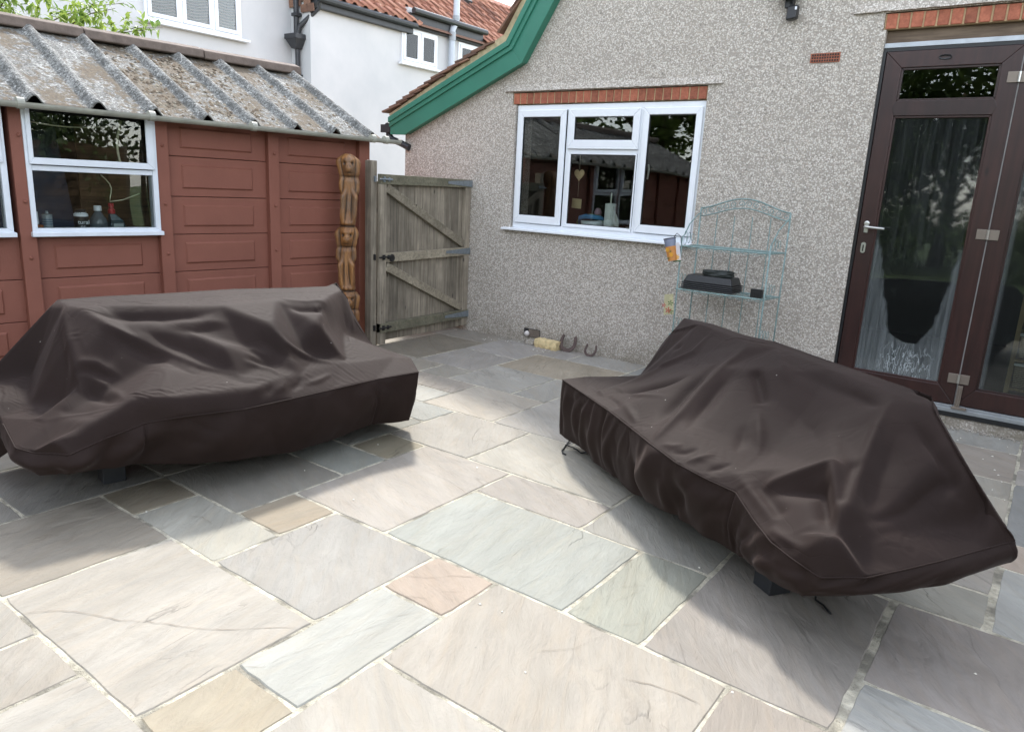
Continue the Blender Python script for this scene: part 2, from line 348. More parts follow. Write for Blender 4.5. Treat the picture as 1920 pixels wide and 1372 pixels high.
# known slabs: cell ranges i0,i1,j0,j1 and colour; the rest of the patio is filled with the same four sizes
K = [(-4,-1,-4,-2,(224,215,206)),(-6,-5,-2,-1,(196,182,160)),(-5,-3,-2,-1,(224,220,210)),(-4,-3,-1,0,(212,194,170)),(-6,-4,-1,1,(196,190,182)),
(-3,-1,-2,0,(206,201,197)),(-1,0,-1,0,(224,200,182)),(-1,0,-3,-1,(224,224,220)),(-1,0,-4,-3,(220,204,178)),(-4,-2,0,3,(222,211,203)),
(-2,1,0,2,(208,211,206)),(0,3,-2,0,(220,209,198)),(1,2,0,2,(206,207,194)),(2,4,0,3,(200,190,184)),(-6,-4,-4,-2,(204,192,178)),(-2,0,2,3,(212,202,196)),
(0,2,2,4,(208,204,198)),(-3,0,3,5,(222,215,205)),(-5,-3,3,5,(216,208,200)),(-5,-4,2,3,(198,186,160)),(-6,-4,1,2,(204,206,200)),(-7,-5,2,4,(196,196,190)),
(-7,-5,4,5,(206,208,206)),(-6,-4,5,7,(196,186,176)),(-8,-6,5,6,(190,188,184)),(-8,-6,6,7,(184,174,166)),(-4,-2,5,8,(186,180,176)),(-5,-4,7,9,(180,176,172)),
(-7,-5,7,9,(186,182,178)),(-8,-7,7,8,(176,170,162)),(-9,-7,8,10,(182,176,174)),(-7,-4,9,11,(186,172,154)),(-7,-6,11,13,(184,178,178)),(-6,-4,11,13,(184,180,178)),
(-4,-3,11,13,(196,198,200)),(-9,-7,10,12,(188,182,182)),(-9,-7,12,13,(188,182,178)),(-11,-9,8,11,(158,148,136)),(-11,-9,11,13,(180,172,166)),(-11,-9,6,8,(176,168,160)),(-9,-8,6,8,(180,172,162)),
(4,7,1,3,(204,192,188)),(4,6,-1,1,(222,222,222)),(3,5,3,4,(184,180,172)),(3,5,4,5,(188,180,174)),(5,7,3,5,(188,188,188)),(5,7,5,6,(200,180,166)),(5,8,6,9,(190,190,192)),(5,7,9,10,(186,178,174)),(3,5,9,11,(184,172,164)),(5,8,10,12,(182,172,166)),
(3,5,11,13,(186,184,182)),(-8,-6,-3,-1,(186,182,178)),(-8,-6,-4,-3,(196,190,184)),(-4,-3,-6,-4,(220,212,204)),(-3,-2,-6,-4,(214,204,194)),(-2,0,-6,-4,(224,216,208)),(0,2,-4,-2,(226,217,208)),(2,4,-3,-2,(216,204,196)),(3,4,-2,0,(206,192,182)),
(2,4,-5,-3,(220,216,206)),(4,7,-3,-1,(222,214,204))]
occ = {}
for q in K:
    for i in range(q[0], q[1]):
        for j in range(q[2], q[3]): occ[i, j] = 1
pal = [(206,200,192),(196,188,178),(214,206,196),(200,200,196),(190,178,164),(210,198,186)]
rr = random.Random(3)
for j in range(-12, 13):
    for i in range(-13, 14):
        if (i, j) in occ: continue
        for (a, b) in rr.sample([(3, 2), (2, 2), (2, 3), (2, 1), (1, 2), (1, 1)], 6):
            if all((i + x, j + y) not in occ and i + x < 14 and j + y < 13 for x in range(a) for y in range(b)):
                for x in range(a):
                    for y in range(b): occ[i + x, j + y] = 1
                K.append((i, i + a, j, j + b, rr.choice(pal))); break
SLABK = .42
def slab(i0, i1, j0, j1, col, idx):
    r = random.Random(idx * 13 + 5); gp = r.uniform(.0045, .0075)
    x0, x1, y0, y1 = PX + i0 * PM + gp, PX + i1 * PM - gp, PY + j0 * PM + gp, min(5.745, PY + j1 * PM) - gp
    if (i0, j0) == (4, 1): x0 += .012
    if (i0, j0) in ((5, 3), (4, -1)): x0 += .014
    cx, cy = (x0 + x1) / 2, (y0 + y1) / 2; mb = MB(); outer = []; sg = .045
    for (ax, ay, bx, by) in ((x0, y0, x1, y0), (x1, y0, x1, y1), (x1, y1, x0, y1), (x0, y1, x0, y0)):
        L = math.hypot(bx - ax, by - ay); n = max(3, int(L / sg)); nx, ny = (by - ay) / L, -(bx - ax) / L
        for q in range(n):
            t = q / n; x, y = ax + (bx - ax) * t, ay + (by - ay) * t
            d = .0045 * noise.noise(Vector((x * 9, y * 9, idx * 3.1))) + .003 * noise.noise(Vector((x * 31, y * 31, idx)))
            if q == 0: d = -.006
            outer.append((x + nx * d - cx, y + ny * d - cy))
    n = len(outer); top = r.uniform(-.0015, .0015); tx, ty = r.uniform(-.0015, .0015), r.uniform(-.0015, .0015)
    def ringv(s, z):
        return [(x * (1 - s / (x1 - x0) * 2), y * (1 - s / (y1 - y0) * 2), z + top + x * tx + y * ty) for x, y in outer]
    mb.v += ringv(-.001, -.03) + ringv(0, -.004) + ringv(.004, 0.0)
    for a in (0, 1):
        for q in range(n): mb.face(a * n + q, a * n + (q + 1) % n, (a + 1) * n + (q + 1) % n, (a + 1) * n + q)
    mb.face(*range(2 * n, 3 * n))
    o = mb.build('paving_slab', SLAB, patio, loc=(cx, cy, 0)); c = lin(col); f_ = 1.5 if sum(col) < 570 and cy > 2.9 else 1.0; m_ = sum(c) / 3; wm_ = (1.0, 1.0, .93); o.color = (*[min(.8, (m_ + (v - m_) * .75) * wm_[q_] * SLABK * f_) for q_, v in enumerate(c)], 1)
    return o

for q, a in enumerate(K): slab(*a, q)
# fine natural cracks seen in some of the slabs
CRK = simple('crack_shadow', (128, 118, 106), .95, bump=0); CR = [[[-2.557,0.809],[-2.497,0.883],[-2.449,0.921],[-2.346,0.969],[-2.277,0.997],[-2.2,1.055],[-2.13,1.09],[-2.032,1.145],[-1.965,1.199],[-1.883,1.284],[-1.798,1.358]],[[-1.769,1.109],[-1.714,1.164],[-1.715,1.223],[-1.692,1.297],[-1.658,1.41],[-1.624,1.519],[-1.609,1.605],[-1.56,1.713]],[[-1.776,1.825],[-1.705,1.867],[-1.639,1.947],[-1.556,2.007]],[[-1.684,1.719],[-1.607,1.763],[-1.594,1.835],[-1.535,1.887]],[[-2.933,1.08],[-2.975,1.147],[-3.038,1.184]],[[-2.837,1.555],[-2.776,1.594],[-2.675,1.582]],[[-1.125,1.769],[-1.041,1.861],[-1.015,1.945],[-1.002,1.998]],[[-0.846,1.831],[-0.766,1.864],[-0.679,1.879],[-0.598,1.882]],[[-1.088,2.068],[-1.076,2.212],[-1.039,2.322],[-1.017,2.423]],[[-1.146,2.029],[-1.117,2.201],[-1.107,2.315],[-1.029,2.398]],[[-0.996,2.068],[-0.944,2.137],[-0.945,2.228]],[[-1.691,2.678],[-1.705,2.771],[-1.671,2.869],[-1.686,2.947]],[[-0.639,2.147],[-0.614,2.238],[-0.646,2.328]]]
for ci, pl in enumerate(CR):
    pts_ = []
    for a, b in zip(pl, pl[1:]):
        for q_ in range(8): t = q_ / 8; x, y = a[0] + (b[0] - a[0]) * t, a[1] + (b[1] - a[1]) * t; pts_.append((x + .006 * noise.noise(Vector((x * 30, y * 30, ci))), y + .006 * noise.noise(Vector((x * 30, y * 30, ci + 9)))))
    mb = MB(); n_ = len(pts_)
    for q_, (x, y) in enumerate(pts_):
        w_ = .0016 * (.35 + .65 * abs(noise.noise(Vector((x * 12, y * 12, 2))) * 2)) * min(1, q_ / 4 + .2, (n_ - q_) / 4); mb.v += [(x, y - w_, .0035), (x, y + w_, .0035)]
    for q_ in range(n_ - 1): mb.face(2 * q_, 2 * q_ + 2, 2 * q_ + 3, 2 * q_ + 1)
    mb.build('crack', CRK, patio)
# white petals and grit dropped on the paving by the doors
deb = MB(); r = random.Random(4)
for q in range(170):
    if q < 110:
        if q % 3: continue
        x, y = r.gauss(-.15, .28), r.gauss(4.9, .45)
    elif q < 140: x, y = r.uniform(-4.4, -3.6), r.uniform(5.45, 5.72)
    else: x, y = r.uniform(-3.5, .6), r.uniform(1.2, 5.5)
    if y > 5.7: continue
    s = r.uniform(.002, .0055) * (1.5 if r.random() < .1 else 1); a = r.uniform(0, 6)
    deb.hexa([(x + s * cos(a + t) * (1.6 if t % 3 < 1 else 1), y + s * sin(a + t), .001) for t in (0, 1.6, 3.1, 4.7)], [(x + .7 * s * cos(a + t), y + .7 * s * sin(a + t), .004) for t in (0, 1.6, 3.1, 4.7)])
tag(deb.build('fallen_petals', simple('white_grit', (226, 222, 210), .8, bump=0)), label='white petals and grit scattered on the grey paving by the doors', cat='petals', kind='stuff')
# gravel strip along the wall foot
gr = MB(); r = random.Random(8)
for q in range(1500):
    x = r.uniform(-1.2, .9) if q < 900 else r.uniform(-4.7, -1.2); y = 5.745 - abs(r.gauss(0, .035 if q < 900 else .018)); s = r.uniform(.003, .008) * (1 if q < 900 else .7)
    gr.lathe([(s * .6, 0), (s, s * .5), (s * .5, s * 1.1)], 5, (x, y, 0))
tag(gr.build('pebbles', DASH), label='loose wall chippings gathered along the foot of the pebbledash wall', cat='pebbles', kind='stuff')

# ---------------------------------------------------------------- house
house = empty('pebbledash_house', (-3, 5.75, 0), 0, 'grey pebbledash house with green bargeboard, white window and brown folding glass doors', 'house')
def H(mb, name, mat, parent=None, **k):
    o = mb.build(name, mat, parent or house, **k)
    if parent is None: o.location = (3, -5.75, 0)
    return o
WY = 5.75
# wall with window and door openings, underside of the sloping verge as its top edge
outer = [(-5.7, -.05), (1.6, -.05), (1.6, 4.75), (-2.85, 4.75), (-4.22, 2.62), (-5.7, 1.99)]
hole1 = [(-4.28, 1.075), (-2.42, 1.075), (-2.42, 2.307), (-4.318, 2.307), (-4.318, 2.2), (-4.28, 2.2)]
hole2 = [(-1.2, .075), (1.4, .075), (1.4, 2.72), (-1.22, 2.72), (-1.22, 2.612), (-1.2, 2.612)]
wm = MB()
for yy, fl in ((WY, 0), (WY + .28, 1)):
    loops = [outer, hole1, hole2]; flat = [p for l in loops for p in l]; base = len(wm.v); wm.v += [(x, yy, z) for x, z in flat]
    for t in tessellate_polygon([[Vector((x, z, 0)) for x, z in l] for l in loops]): wm.face(*(base + a for a in (t if fl else t[::-1])))
for l in (outer, hole1, hole2):
    for a, b in zip(l, l[1:] + l[:1]): wm.quad((a[0], WY, a[1]), (b[0], WY, b[1]), (b[0], WY + .28, b[1]), (a[0], WY + .28, a[1]))
wo = H(wm, 'wall', DASH)
# bell-cast drip edges above each lintel
for x0, x1, z in ((-4.40, -2.30, 2.312), (-1.42, 1.45, 2.725)):
    d = MB(); n = 60
    for i in range(n):
        a = x0 + (x1 - x0) * i / n; b = x0 + (x1 - x0) * (i + 1) / n; ja, jb = .006 * noise.noise(Vector((a * 20, 0, 0))), .006 * noise.noise(Vector((b * 20, 0, 0)))
        d.hexa([(a, WY - .001, z + ja), (b, WY - .001, z + jb), (b, WY - .022, z + jb + .002), (a, WY - .022, z + ja + .002)], [(a, WY - .001, z + .06), (b, WY - .001, z + .06), (b, WY - .002, z + .06), (a, WY - .002, z + .06)])
    H(d, 'drip_edge', DASH)
# other walls, floor and ceiling of the rooms
r_ = MB(); r_.box(-5.7, -5.42, 6.03, 12, -.05, 1.98); r_.box(1.32, 1.6, 6.03, 12, -.05, 4.75); r_.box(-5.7, 1.6, 12, 12.28, -.05, 1.98); H(r_, 'side_wall', DASH)
r_ = MB(); r_.box(-5.42, 1.32, 6.03, 9.2, -.05, .08); H(r_, 'room_floor', simple('dark_floor', (92, 84, 78), .4, var=.1, bump=0))
r_ = MB(); r_.box(-4.8, 1.32, 9.2, 9.3, -.05, 2.24); r_.box(-3.9, 1.32, 9.2, 9.3, 2.24, 2.7); r_.box(-3.9, 1.32, 6.031, 9.2, 2.66, 2.70); r_.box(-4.75, -3.9, 6.031, 9.2, 2.2, 2.24); r_.box(-4.80, -4.75, 6.031, 9.2, .08, 2.24); r_.box(-3.92, -3.9, 6.031, 9.2, 2.24, 2.66); r_.box(-1.75, -1.65, 6.03, 9.19, .08, 2.65); H(r_, 'room_wall', simple('room_paint', (60, 56, 52), .9, var=.05, bump=0))
r_ = MB(); r_.box(-4.6, -2.1, 6.03, 6.5, 1.0, 1.10); H(r_, 'worktop', simple('worktop', (120, 112, 104), .4, bump=0))
# lintel bricks, soldier course
lm = MB(); lm.box(-4.316, -2.422, 5.762, 5.95, 2.203, 2.300); lm.box(-1.218, 1.398, 5.762, 5.95, 2.615, 2.713); H(lm, 'lintel_mortar', JOINTB)
bme = MB().box(-.0325, .0325, 0, .16, 0, .097); bmesh_ = bme.mesh('brick', BRICK)
def bricks(x0, x1, z):
    n = round((x1 - x0) / .0757); st = (x1 - x0) / n
    for i in range(n):
        o = inst(bmesh_, 'brick', house, (x0 + st * (i + .5) + 3, WY - 5.75 + .004 + random.uniform(-.002, .002), z + .0045), (0, random.uniform(-.01, .01), 0), (st / .0757 * random.uniform(.97, 1.02), 1, random.uniform(.97, 1.0)))
        b = o.modifiers.new('bevel', 'BEVEL'); b.width = .004; b.segments = 1
bricks(-4.312, -2.426, 2.2); bricks(-1.214, 1.396, 2.613)
H(MB().box(-1.2, 1.4, 5.80, 5.90, 2.535, 2.612), 'lintel_timber', TIMB)
# air brick and floor vent
ab = MB(); ab.box(-1.668, -1.475, WY - .002, WY + .02, 2.43, 2.485)
o = H(MB().box(-1.672, -1.471, WY - .006, WY + .004, 2.426, 2.489), 'air_brick', BRICK)
hb = MB()
for i in range(11):
    for j in range(3): hb.box(-1.662 + i * .0172, -1.662 + i * .0172 + .011, WY - .0075, WY, 2.432 + j * .019, 2.432 + j * .019 + .012)
H(hb, 'air_brick_holes', DARK)
VENTG = simple('terracotta_grey', (132, 120, 108), .8, bump=0)
v = MB(); v.box(-4.045, -3.855, WY - .004, WY + .01, .055, .135); H(v, 'floor_vent_recess', DARK)
for i in range(11): H(MB().box(-3.985 + i * .0118, -3.979 + i * .0118, WY - .009, WY - .002, .06, .13), 'vent_bar', VENTG)
# ---- casement window
win = empty('window', (0, 0, 0)); win.parent = house; win.location = (3, -5.75, 0)
f = MB(); fy0, fy1 = 5.775, 5.84
f.box(-4.27, -2.428, fy0, fy1, 1.085, 1.13); f.box(-4.27, -2.428, fy0, fy1, 2.148, 2.195); f.box(-4.27, -4.235, fy0, fy1, 1.13, 2.148); f.box(-2.455, -2.428, fy0, fy1, 1.13, 2.148)
f.box(-3.715, -3.685, fy0, fy1, 1.13, 2.148); f.box(-2.995, -2.965, fy0, fy1, 1.13, 2.148); f.box(-3.685, -2.995, fy0, fy1, 1.782, 1.815)
f.build('frame', UPVC, win, bevel=.003)
CS = [(-4.245, -3.722, 1.135, 2.150, .057), (-2.958, -2.445, 1.135, 2.150, .052), (-3.690, -2.990, 1.815, 2.150, .062)]
for x0, x1, z0, z1, t in CS:
    c = MB(); ring(c, x0, x1, z0, z1, t, t, t + .015, t + .004, fy0 - .022, fy0 - .001); c.build('casement', UPVC, win, bevel=.005)
    c = MB(); ring(c, x0 + t, x1 - t, z0 + t + .015, z1 - t - .004, .007, .007, .007, .007, fy0 - .014, fy0 - .002); c.build('gasket', BLACKP, win)
    MB().quad((x0 + t, fy0 - .008, z0 + t), (x1 - t, fy0 - .008, z0 + t), (x1 - t, fy0 - .008, z1 - t), (x0 + t, fy0 - .008, z1 - t)).__class__
    p = MB(); p.box(x0 + t, x1 - t, fy0 - .008, fy0 - .004, z0 + t, z1 - t); p.build('pane', GLASS, win)
c = MB(); ring(c, -3.685, -2.995, 1.130, 1.782, .034, .012, .030, .012, fy0 - .012, fy0 - .001); c.build('fixed_bead', UPVC, win, bevel=.004)
c = MB(); ring(c, -3.652, -3.006, 1.159, 1.771, .007, .007, .007, .007, fy0 - .009, fy0 - .002); c.build('gasket', BLACKP, win)
MB().box(-3.651, -3.007, fy0 - .006, fy0 - .003, 1.16, 1.770).build('pane', GLASS, win)
s = MB(); s.hexa([(-4.35, 5.69, 1.060), (-2.41, 5.69, 1.060), (-2.41, 5.80, 1.060), (-4.35, 5.80, 1.060)], [(-4.35, 5.69, 1.078), (-2.41, 5.69, 1.078), (-2.41, 5.80, 1.087), (-4.35, 5.80, 1.087)]); s.build('sill', UPVC, win, bevel=.003)
h_ = MB(); h_.tube([(-2.925, 5.86, 1.70), (-2.925, 5.875, 1.66), (-2.925, 5.86, 1.58)], .008, 6); h_.build('handle', simple('off_white', (200, 198, 190), .4, bump=0), win)

# ---- folding doors
def door(name, x0, x1, first):
    d = empty(name); d.parent = house; d.location = (3, -5.75, 0)
    y0, y1 = 5.772, 5.835; t = .105; z0, z1 = .150, 2.475; L, Rr = (x0 + t, x1 - t)
    mb = MB(); ring(mb, x0, x1, z0, z1, t, t, .125, .105, y0, y1); mb.build('door_frame', RWOOD, d, bevel=.004)
    mb = MB(); mb.hexa([(L - .02, y0 - .001, 2.11), (L + .0, y0 - .001, 2.062), (Rr, y0 - .001, 2.062), (Rr + .02, y0 - .001, 2.11), (Rr, y0 - .001, 2.158), (L, y0 - .001, 2.158)], [(L - .02, y1, 2.11), (L, y1, 2.062), (Rr, y1, 2.062), (Rr + .02, y1, 2.11), (Rr, y1, 2.158), (L, y1, 2.158)]); mb.build('mid_rail', RWOOD, d, bevel=.003)
    for a, b in ((2.158, 2.37), (.275, 2.062)):
        mb = MB(); ring(mb, L - .004, Rr + .004, a - .004, b + .004, .018, .018, .018, .018, y0 + .010, y0 + .03); mb.build('glazing_bead', RWOOD, d, bevel=.003)
    MB().box(L, Rr, y0 + .022, y0 + .026, 2.16, 2.368).build('top_pane', GLASS, d)
    MB().box(L, Rr, y0 + .022, y0 + .026, .277, 2.060).build('pane', MISTG if first else MISTG2, d)
    return d
def mist(name, full):
    k = N(name); k.t.nodes.remove(k.b); o = k.co('Object'); s = k.sep(o); X, Z = s[0], s[2]
    z01 = k.math('DIVIDE', k.math('SUBTRACT', Z, .277), 1.783)
    st = k.noise(k.mp(o, (1, 1, .04)), 46, 5, .7, .2); lump = k.noise(o, 9, 3)
    wob = k.math('MULTIPLY_ADD', lump, .06, -.03)
    if full:   # clear tongue in the middle, milky run-off at sides and foot
        xl = k.ramp(z01, [(0, .36), (.137, .35), (.14, .30), (.17, .20), (.28, .145), (.44, .09), (.55, .028), (.60, .012), (1, .0)])
        xr = k.ramp(z01, [(0, .36), (.137, .33), (.14, .22), (.22, .14), (.33, .105), (.46, .075), (.55, .04), (.6, .01), (1, .0)])
        dl = k.math('SUBTRACT', k.math('ADD', xl, wob), k.math('ADD', X, 1.065)); dr = k.math('SUBTRACT', k.math('ADD', xr, wob), k.math('SUBTRACT', -.475, X))
        m = k.ramp(k.math('MAXIMUM', dl, dr), [(0, 0), (.02, 1)])
        fade = k.ramp(z01, [(0, .55), (.10, .38), (.2, .30), (.5, .34), (.62, .04), (1, .025)])
        fac = k.math('MULTIPLY', k.math('MULTIPLY', m, fade), k.math('MULTIPLY', k.ramp(st, [(.25, .2), (.7, 1)]), k.ramp(k.noise(k.mp(o, (1, 1, .03)), 120, 3), [(.3, .45), (.65, 1)])))
        # runs of lime at the foot
        wv = k.noise(k.mp(o, (1, 1, .22)), 24, 3, .6, .4); run = k.ramp(wv, [(.485, 0), (.5, 1), (.515, 0)])
        runs = k.math('MULTIPLY', k.math('MULTIPLY', run, k.ramp(z01, [(0, 1), (.10, 1), (.15, 0)])), k.ramp(k.math('ADD', X, 1.065), [(.12, 0), (.2, 1), (.45, 1), (.52, 0)]))
        veil = k.math('MULTIPLY', k.math('MULTIPLY', k.ramp(st, [(.4, 0), (.75, 1)]), .05), k.ramp(z01, [(.3, 0), (.6, 1), (1, 1)]))
        fac = k.math('MINIMUM', k.math('ADD', k.math('ADD', fac, runs), k.math('ADD', veil, .012)), .95)
    else:
        e = k.ramp(k.math('ADD', X, .285), [(0, .35), (.03, .12), (.05, 0)]); fac = k.math('MULTIPLY_ADD', k.math('MULTIPLY', e, k.math('ADD', st, .4)), 1, .015)
    fr = k.n('Fresnel'); fr.inputs[0].default_value = 1.55
    tr = k.n('BsdfTransparent'); tr.inputs[0].default_value = (.9, .94, .93, 1); gl = k.n('BsdfGlossy'); gl.inputs['Roughness'].default_value = .03
    df = k.n('BsdfDiffuse'); df.inputs[0].default_value = (.36, .39, .40, 1)
    mx = k.n('MixShader'); k.l(fr.outputs[0], mx.inputs[0]); k.l(tr.outputs[0], mx.inputs[1]); k.l(gl.outputs[0], mx.inputs[2])
    m2 = k.n('MixShader'); k.l(fac, m2.inputs[0]); k.l(mx.outputs[0], m2.inputs[1]); k.l(df.outputs[0], m2.inputs[2]); k.l(m2.outputs[0], k.out.inputs[0])
    return k.m
MISTG = mist('misted_glass', True); MISTG2 = mist('clear_door_glass', False)
d1 = door('door', -1.178, -.394, True); d2 = door('door', -.386, .398, False); d3 = door('door', .406, 1.39, False)
# door furniture
hd = MB(); hd.lathe([(.012, 0), (.019, .002), (.019, .008), (.012, .012)], 16, (-1.128, 5.757, 1.335), 'y'); hd.box(-1.142, -1.114, 5.758, 5.772, 1.27, 1.335); hd.tube([(-1.128, 5.757, 1.312), (-1.128, 5.715, 1.312), (-1.115, 5.705, 1.312), (-1.00, 5.705, 1.306)], [.010, .010, .010, .009], 10); ho = hd.build('handle', STEEL, d1, bevel=.003, auto=40)
ky = MB(); ky.hexa([(-1.128 + .016 * cos(a), 5.772, 1.165 + (.022 if sin(a) > 0 else -.022) + .016 * sin(a)) for a in [i * pi / 8 + .01 for i in range(16)]], [(-1.128 + .016 * cos(a), 5.762, 1.165 + (.022 if sin(a) > 0 else -.022) + .016 * sin(a)) for a in [i * pi / 8 + .01 for i in range(16)]]); ky.build('keyhole_plate', STEEL, d1)
ky = MB(); ky.box(-1.132, -1.124, 5.760, 5.763, 1.14, 1.185); ky.build('keyhole', BLACKP, d1)
for z in (.335, 1.312, 2.285):
    hg = MB(); hg.box(-.455, -.392, 5.762, 5.772, z - .033, z + .033); hg.box(-.388, -.328, 5.762, 5.772, z - .033, z + .033); ho = hg.build('hinge', HINGE, d1, bevel=.002)
    hk = MB(); hk.tube([(-.390, 5.757, z - .030), (-.390, 5.757, z + .030)], .008, 8); hk.build('hinge_pin', STEEL, d1)
MB().box(-.3935, -.3865, 5.78, 5.785, .15, 2.47).build('door_seal', simple('grey_seal', (150, 148, 146), .5, bump=0), d1)
fb = MB(); fb.box(-.385, -.355, 5.752, 5.772, .13, .29); fb.box(-.40, -.31, 5.735, 5.772, .128, .142); fb.tube([(-.37, 5.75, .15), (-.37, 5.75, .28)], .007, 8); fb.build('shoot_bolt', HINGE, d1, bevel=.002)
dc = MB(); dc.tube([(-.82 + .035 * cos(a), 5.768, 2.425 + .012 * sin(a)) for a in [i * pi / 6 for i in range(12)]], .005, 5, closed=True); dc.build('pull', BLACKP, d1)
tm = MB(); tm.box(-1.2, 1.4, 5.765, 5.86, .118, .145); tm.box(-1.2, 1.4, 5.745, 5.765, .100, .128); H(tm, 'threshold', simple('aluminium_track', (150, 154, 156), .4, .4, bump=.05), bevel=.002)
tm = MB(); tm.box(-1.2, 1.4, 5.738, 5.86, .070, .099); H(tm, 'threshold_base', BLACKP)
tm = MB(); tm.box(-1.2, 1.4, 5.77, 5.86, 2.500, 2.530); H(tm, 'top_track', simple('pale_track', (170, 176, 182), .35, .2, bump=0), bevel=.002)
tm = MB(); tm.box(-1.2, 1.4, 5.775, 5.86, 2.477, 2.499); tm.box(-1.2, -1.180, 5.765, 5.86, .146, 2.477); H(tm, 'frame_seal', BLACKP)

# ---- verge: green bargeboard, roof tiles, mortar
VY = 5.66
def mitre(pts, off):       # offset a polyline (x,z) to its left normal
    out = []
    for i, p in enumerate(pts):
        ds = []
        if i > 0: ds.append((Vector(p) - Vector(pts[i - 1])).normalized())
        if i < len(pts) - 1: ds.append((Vector(pts[i + 1]) - Vector(p)).normalized())
        n = sum((Vector((-d.y, d.x)) for d in ds), Vector((0, 0))).normalized(); c = n.dot(Vector((-ds[0].y, ds[0].x)))
        out.append(Vector(p) + n * off / c)
    return out
low = [(-5.631, 1.925), (-4.175, 2.54), (-2.865, 4.57), (1.7, 4.57)]
up = mitre(low, .225); up[0] = Vector((-5.835, 2.085)); 
BASE0 = Vector((-5.835, 1.928))
for i in range(3):
    a, b, c, d = (BASE0 if i == 0 else Vector(low[i])), Vector(low[i + 1]), up[i + 1], up[i]
    if i == 0: P = [BASE0, Vector(low[0]), b, c, d]
    else: P = [a, b, c, d]
    m = MB(); m.hexa([(p.x, VY, p.y) for p in P], [(p.x, VY + .03, p.y) for p in P]); H(m, 'bargeboard', GREEN, bevel=.003)
l2 = mitre(low, .150); l2[0] = Vector((-5.838, 2.000)); u2 = mitre(low, .24); u2[0] = Vector((-5.838, 2.098))
l3 = mitre(low, .190); l3[0] = Vector((-5.838, 2.044))
for i in range(3):
    m = MB(); P = [l2[i], l2[i + 1], u2[i + 1], u2[i]]; m.hexa([(p.x, VY - .018, p.y) for p in P], [(p.x, VY + .001, p.y) for p in P]); P = [l3[i], l3[i + 1], u2[i + 1], u2[i]]; m.hexa([(p.x, VY - .034, p.y) for p in P], [(p.x, VY - .017, p.y) for p in P]); H(m, 'moulding', GREEN, bevel=.004)
# soffit between board and wall
m = MB()
for i in range(3): m.hexa([(low[i][0], VY + .03, low[i][1] + .012), (low[i + 1][0], VY + .03, low[i + 1][1] + .012), (low[i + 1][0], 5.76, low[i + 1][1] + .012), (low[i][0], 5.76, low[i][1] + .012)], [(low[i][0], VY + .03, low[i][1] + .03), (low[i + 1][0], VY + .03, low[i + 1][1] + .03), (low[i + 1][0], 5.76, low[i + 1][1] + .03), (low[i][0], 5.76, low[i][1] + .03)])
H(m, 'soffit', GREEN)
# verge mortar and roof deck
l4 = mitre(low, .24); l4[0] = Vector((-5.838, 2.10)); l5 = mitre(low, .278); l5[0] = Vector((-5.86, 2.13)); l5[1] = l5[1] + Vector((-.03, .03))
m = MB()
for i in range(3): P = [l4[i], l4[i + 1], l5[i + 1], l5[i]]; m.hexa([(p.x, VY + .004, p.y) for p in P], [(p.x, VY + .2, p.y) for p in P])
H(m, 'verge_mortar', MORT2)
m = MB()
for i in range(3): P = [l4[i], l4[i + 1], l5[i + 1], l5[i]]; m.hexa([(p.x, VY + .2, p.y) for p in P], [(p.x, 12.4, p.y) for p in P])
H(m, 'roof_deck', PTILE)
tl = MB(); tl.hexa([(0, 0, 0), (.265, 0, 0), (.265, .17, .004), (0, .17, .004)], [(0, 0, .019), (.265, 0, .013), (.265, .17, .015), (0, .17, .021)]); tlm = tl.mesh('roof_tile', PTILE)
def tiles(p0, p1, gauge, rows, tilt=.12, start=0):
    p0, p1 = Vector(p0), Vector(p1); d = (p1 - p0); L = d.length; d.normalize(); ang = math.atan2(d.y, d.x); n = int(L / gauge)
    for i in range(start, n):
        p = p0 + d * (i * gauge)
        for k in range(rows):
            o = inst(tlm, 'roof_tile', house, (p.x + 3 + random.uniform(-.006, .006), VY - 5.75 - .03 + k * .173 - (.0 if i % 2 else .0) + random.uniform(-.012, .006), p.y + .012 + random.uniform(-.003, .004)), (0, -(ang - tilt) + random.uniform(-.02, .02), random.uniform(-.02, .02)))
tiles(l5[0] + Vector((-.06, .0)), l5[1] + Vector((-.24, -.10)), .107, 4); tiles(l5[1] + Vector((-.03, .0)), l5[2], .105, 4)
# gutter end, downpipe bend at the eaves corner
m = MB(); m.tube([(-5.90, 5.68, 2.0), (-5.90, 12, 2.0)], .05, 10); H(m, 'gutter', GUTP)
m = MB(); m.tube([(-5.92, 5.72, 2.0), (-5.91, 5.72, 1.92), (-5.86, 5.72, 1.88), (-5.74, 5.725, 1.845), (-5.62, 5.73, 1.80)], [.034, .034, .034, .034, .034], 10); m.box(-5.99, -5.85, 5.67, 5.77, 1.95, 2.03); H(m, 'downpipe', GUTP, auto=40)
# security light
sl_ = empty('security_light', (-1.86, 5.75, 2.86), 0, 'black security floodlight with motion sensor fixed high on the pebbledash wall', 'floodlight')
m = MB(); m.hexa([(-.075, -.13, -.005), (.065, -.13, -.005), (.075, -.04, .005), (-.085, -.04, .005)], [(-.075, -.12, .10), (.065, -.12, .10), (.075, -.02, .12), (-.085, -.02, .12)]); m.build('lamp_head', BLACKP, sl_, bevel=.008)
m = MB(); m.box(-.03, .03, -.05, .0, -.06, .04); m.tube([(0, -.03, 0), (.02, -.045, -.04), (.035, -.05, -.07)], .014, 8); m.build('bracket', BLACKP, sl_, bevel=.004)
m = MB(); m.hexa([(0, -.085, -.15), (.07, -.085, -.14), (.07, -.02, -.14), (0, -.02, -.15)], [(.0, -.075, -.055), (.072, -.075, -.05), (.072, -.02, -.05), (.0, -.02, -.055)]); m.build('sensor', BLACKP, sl_, bevel=.008)
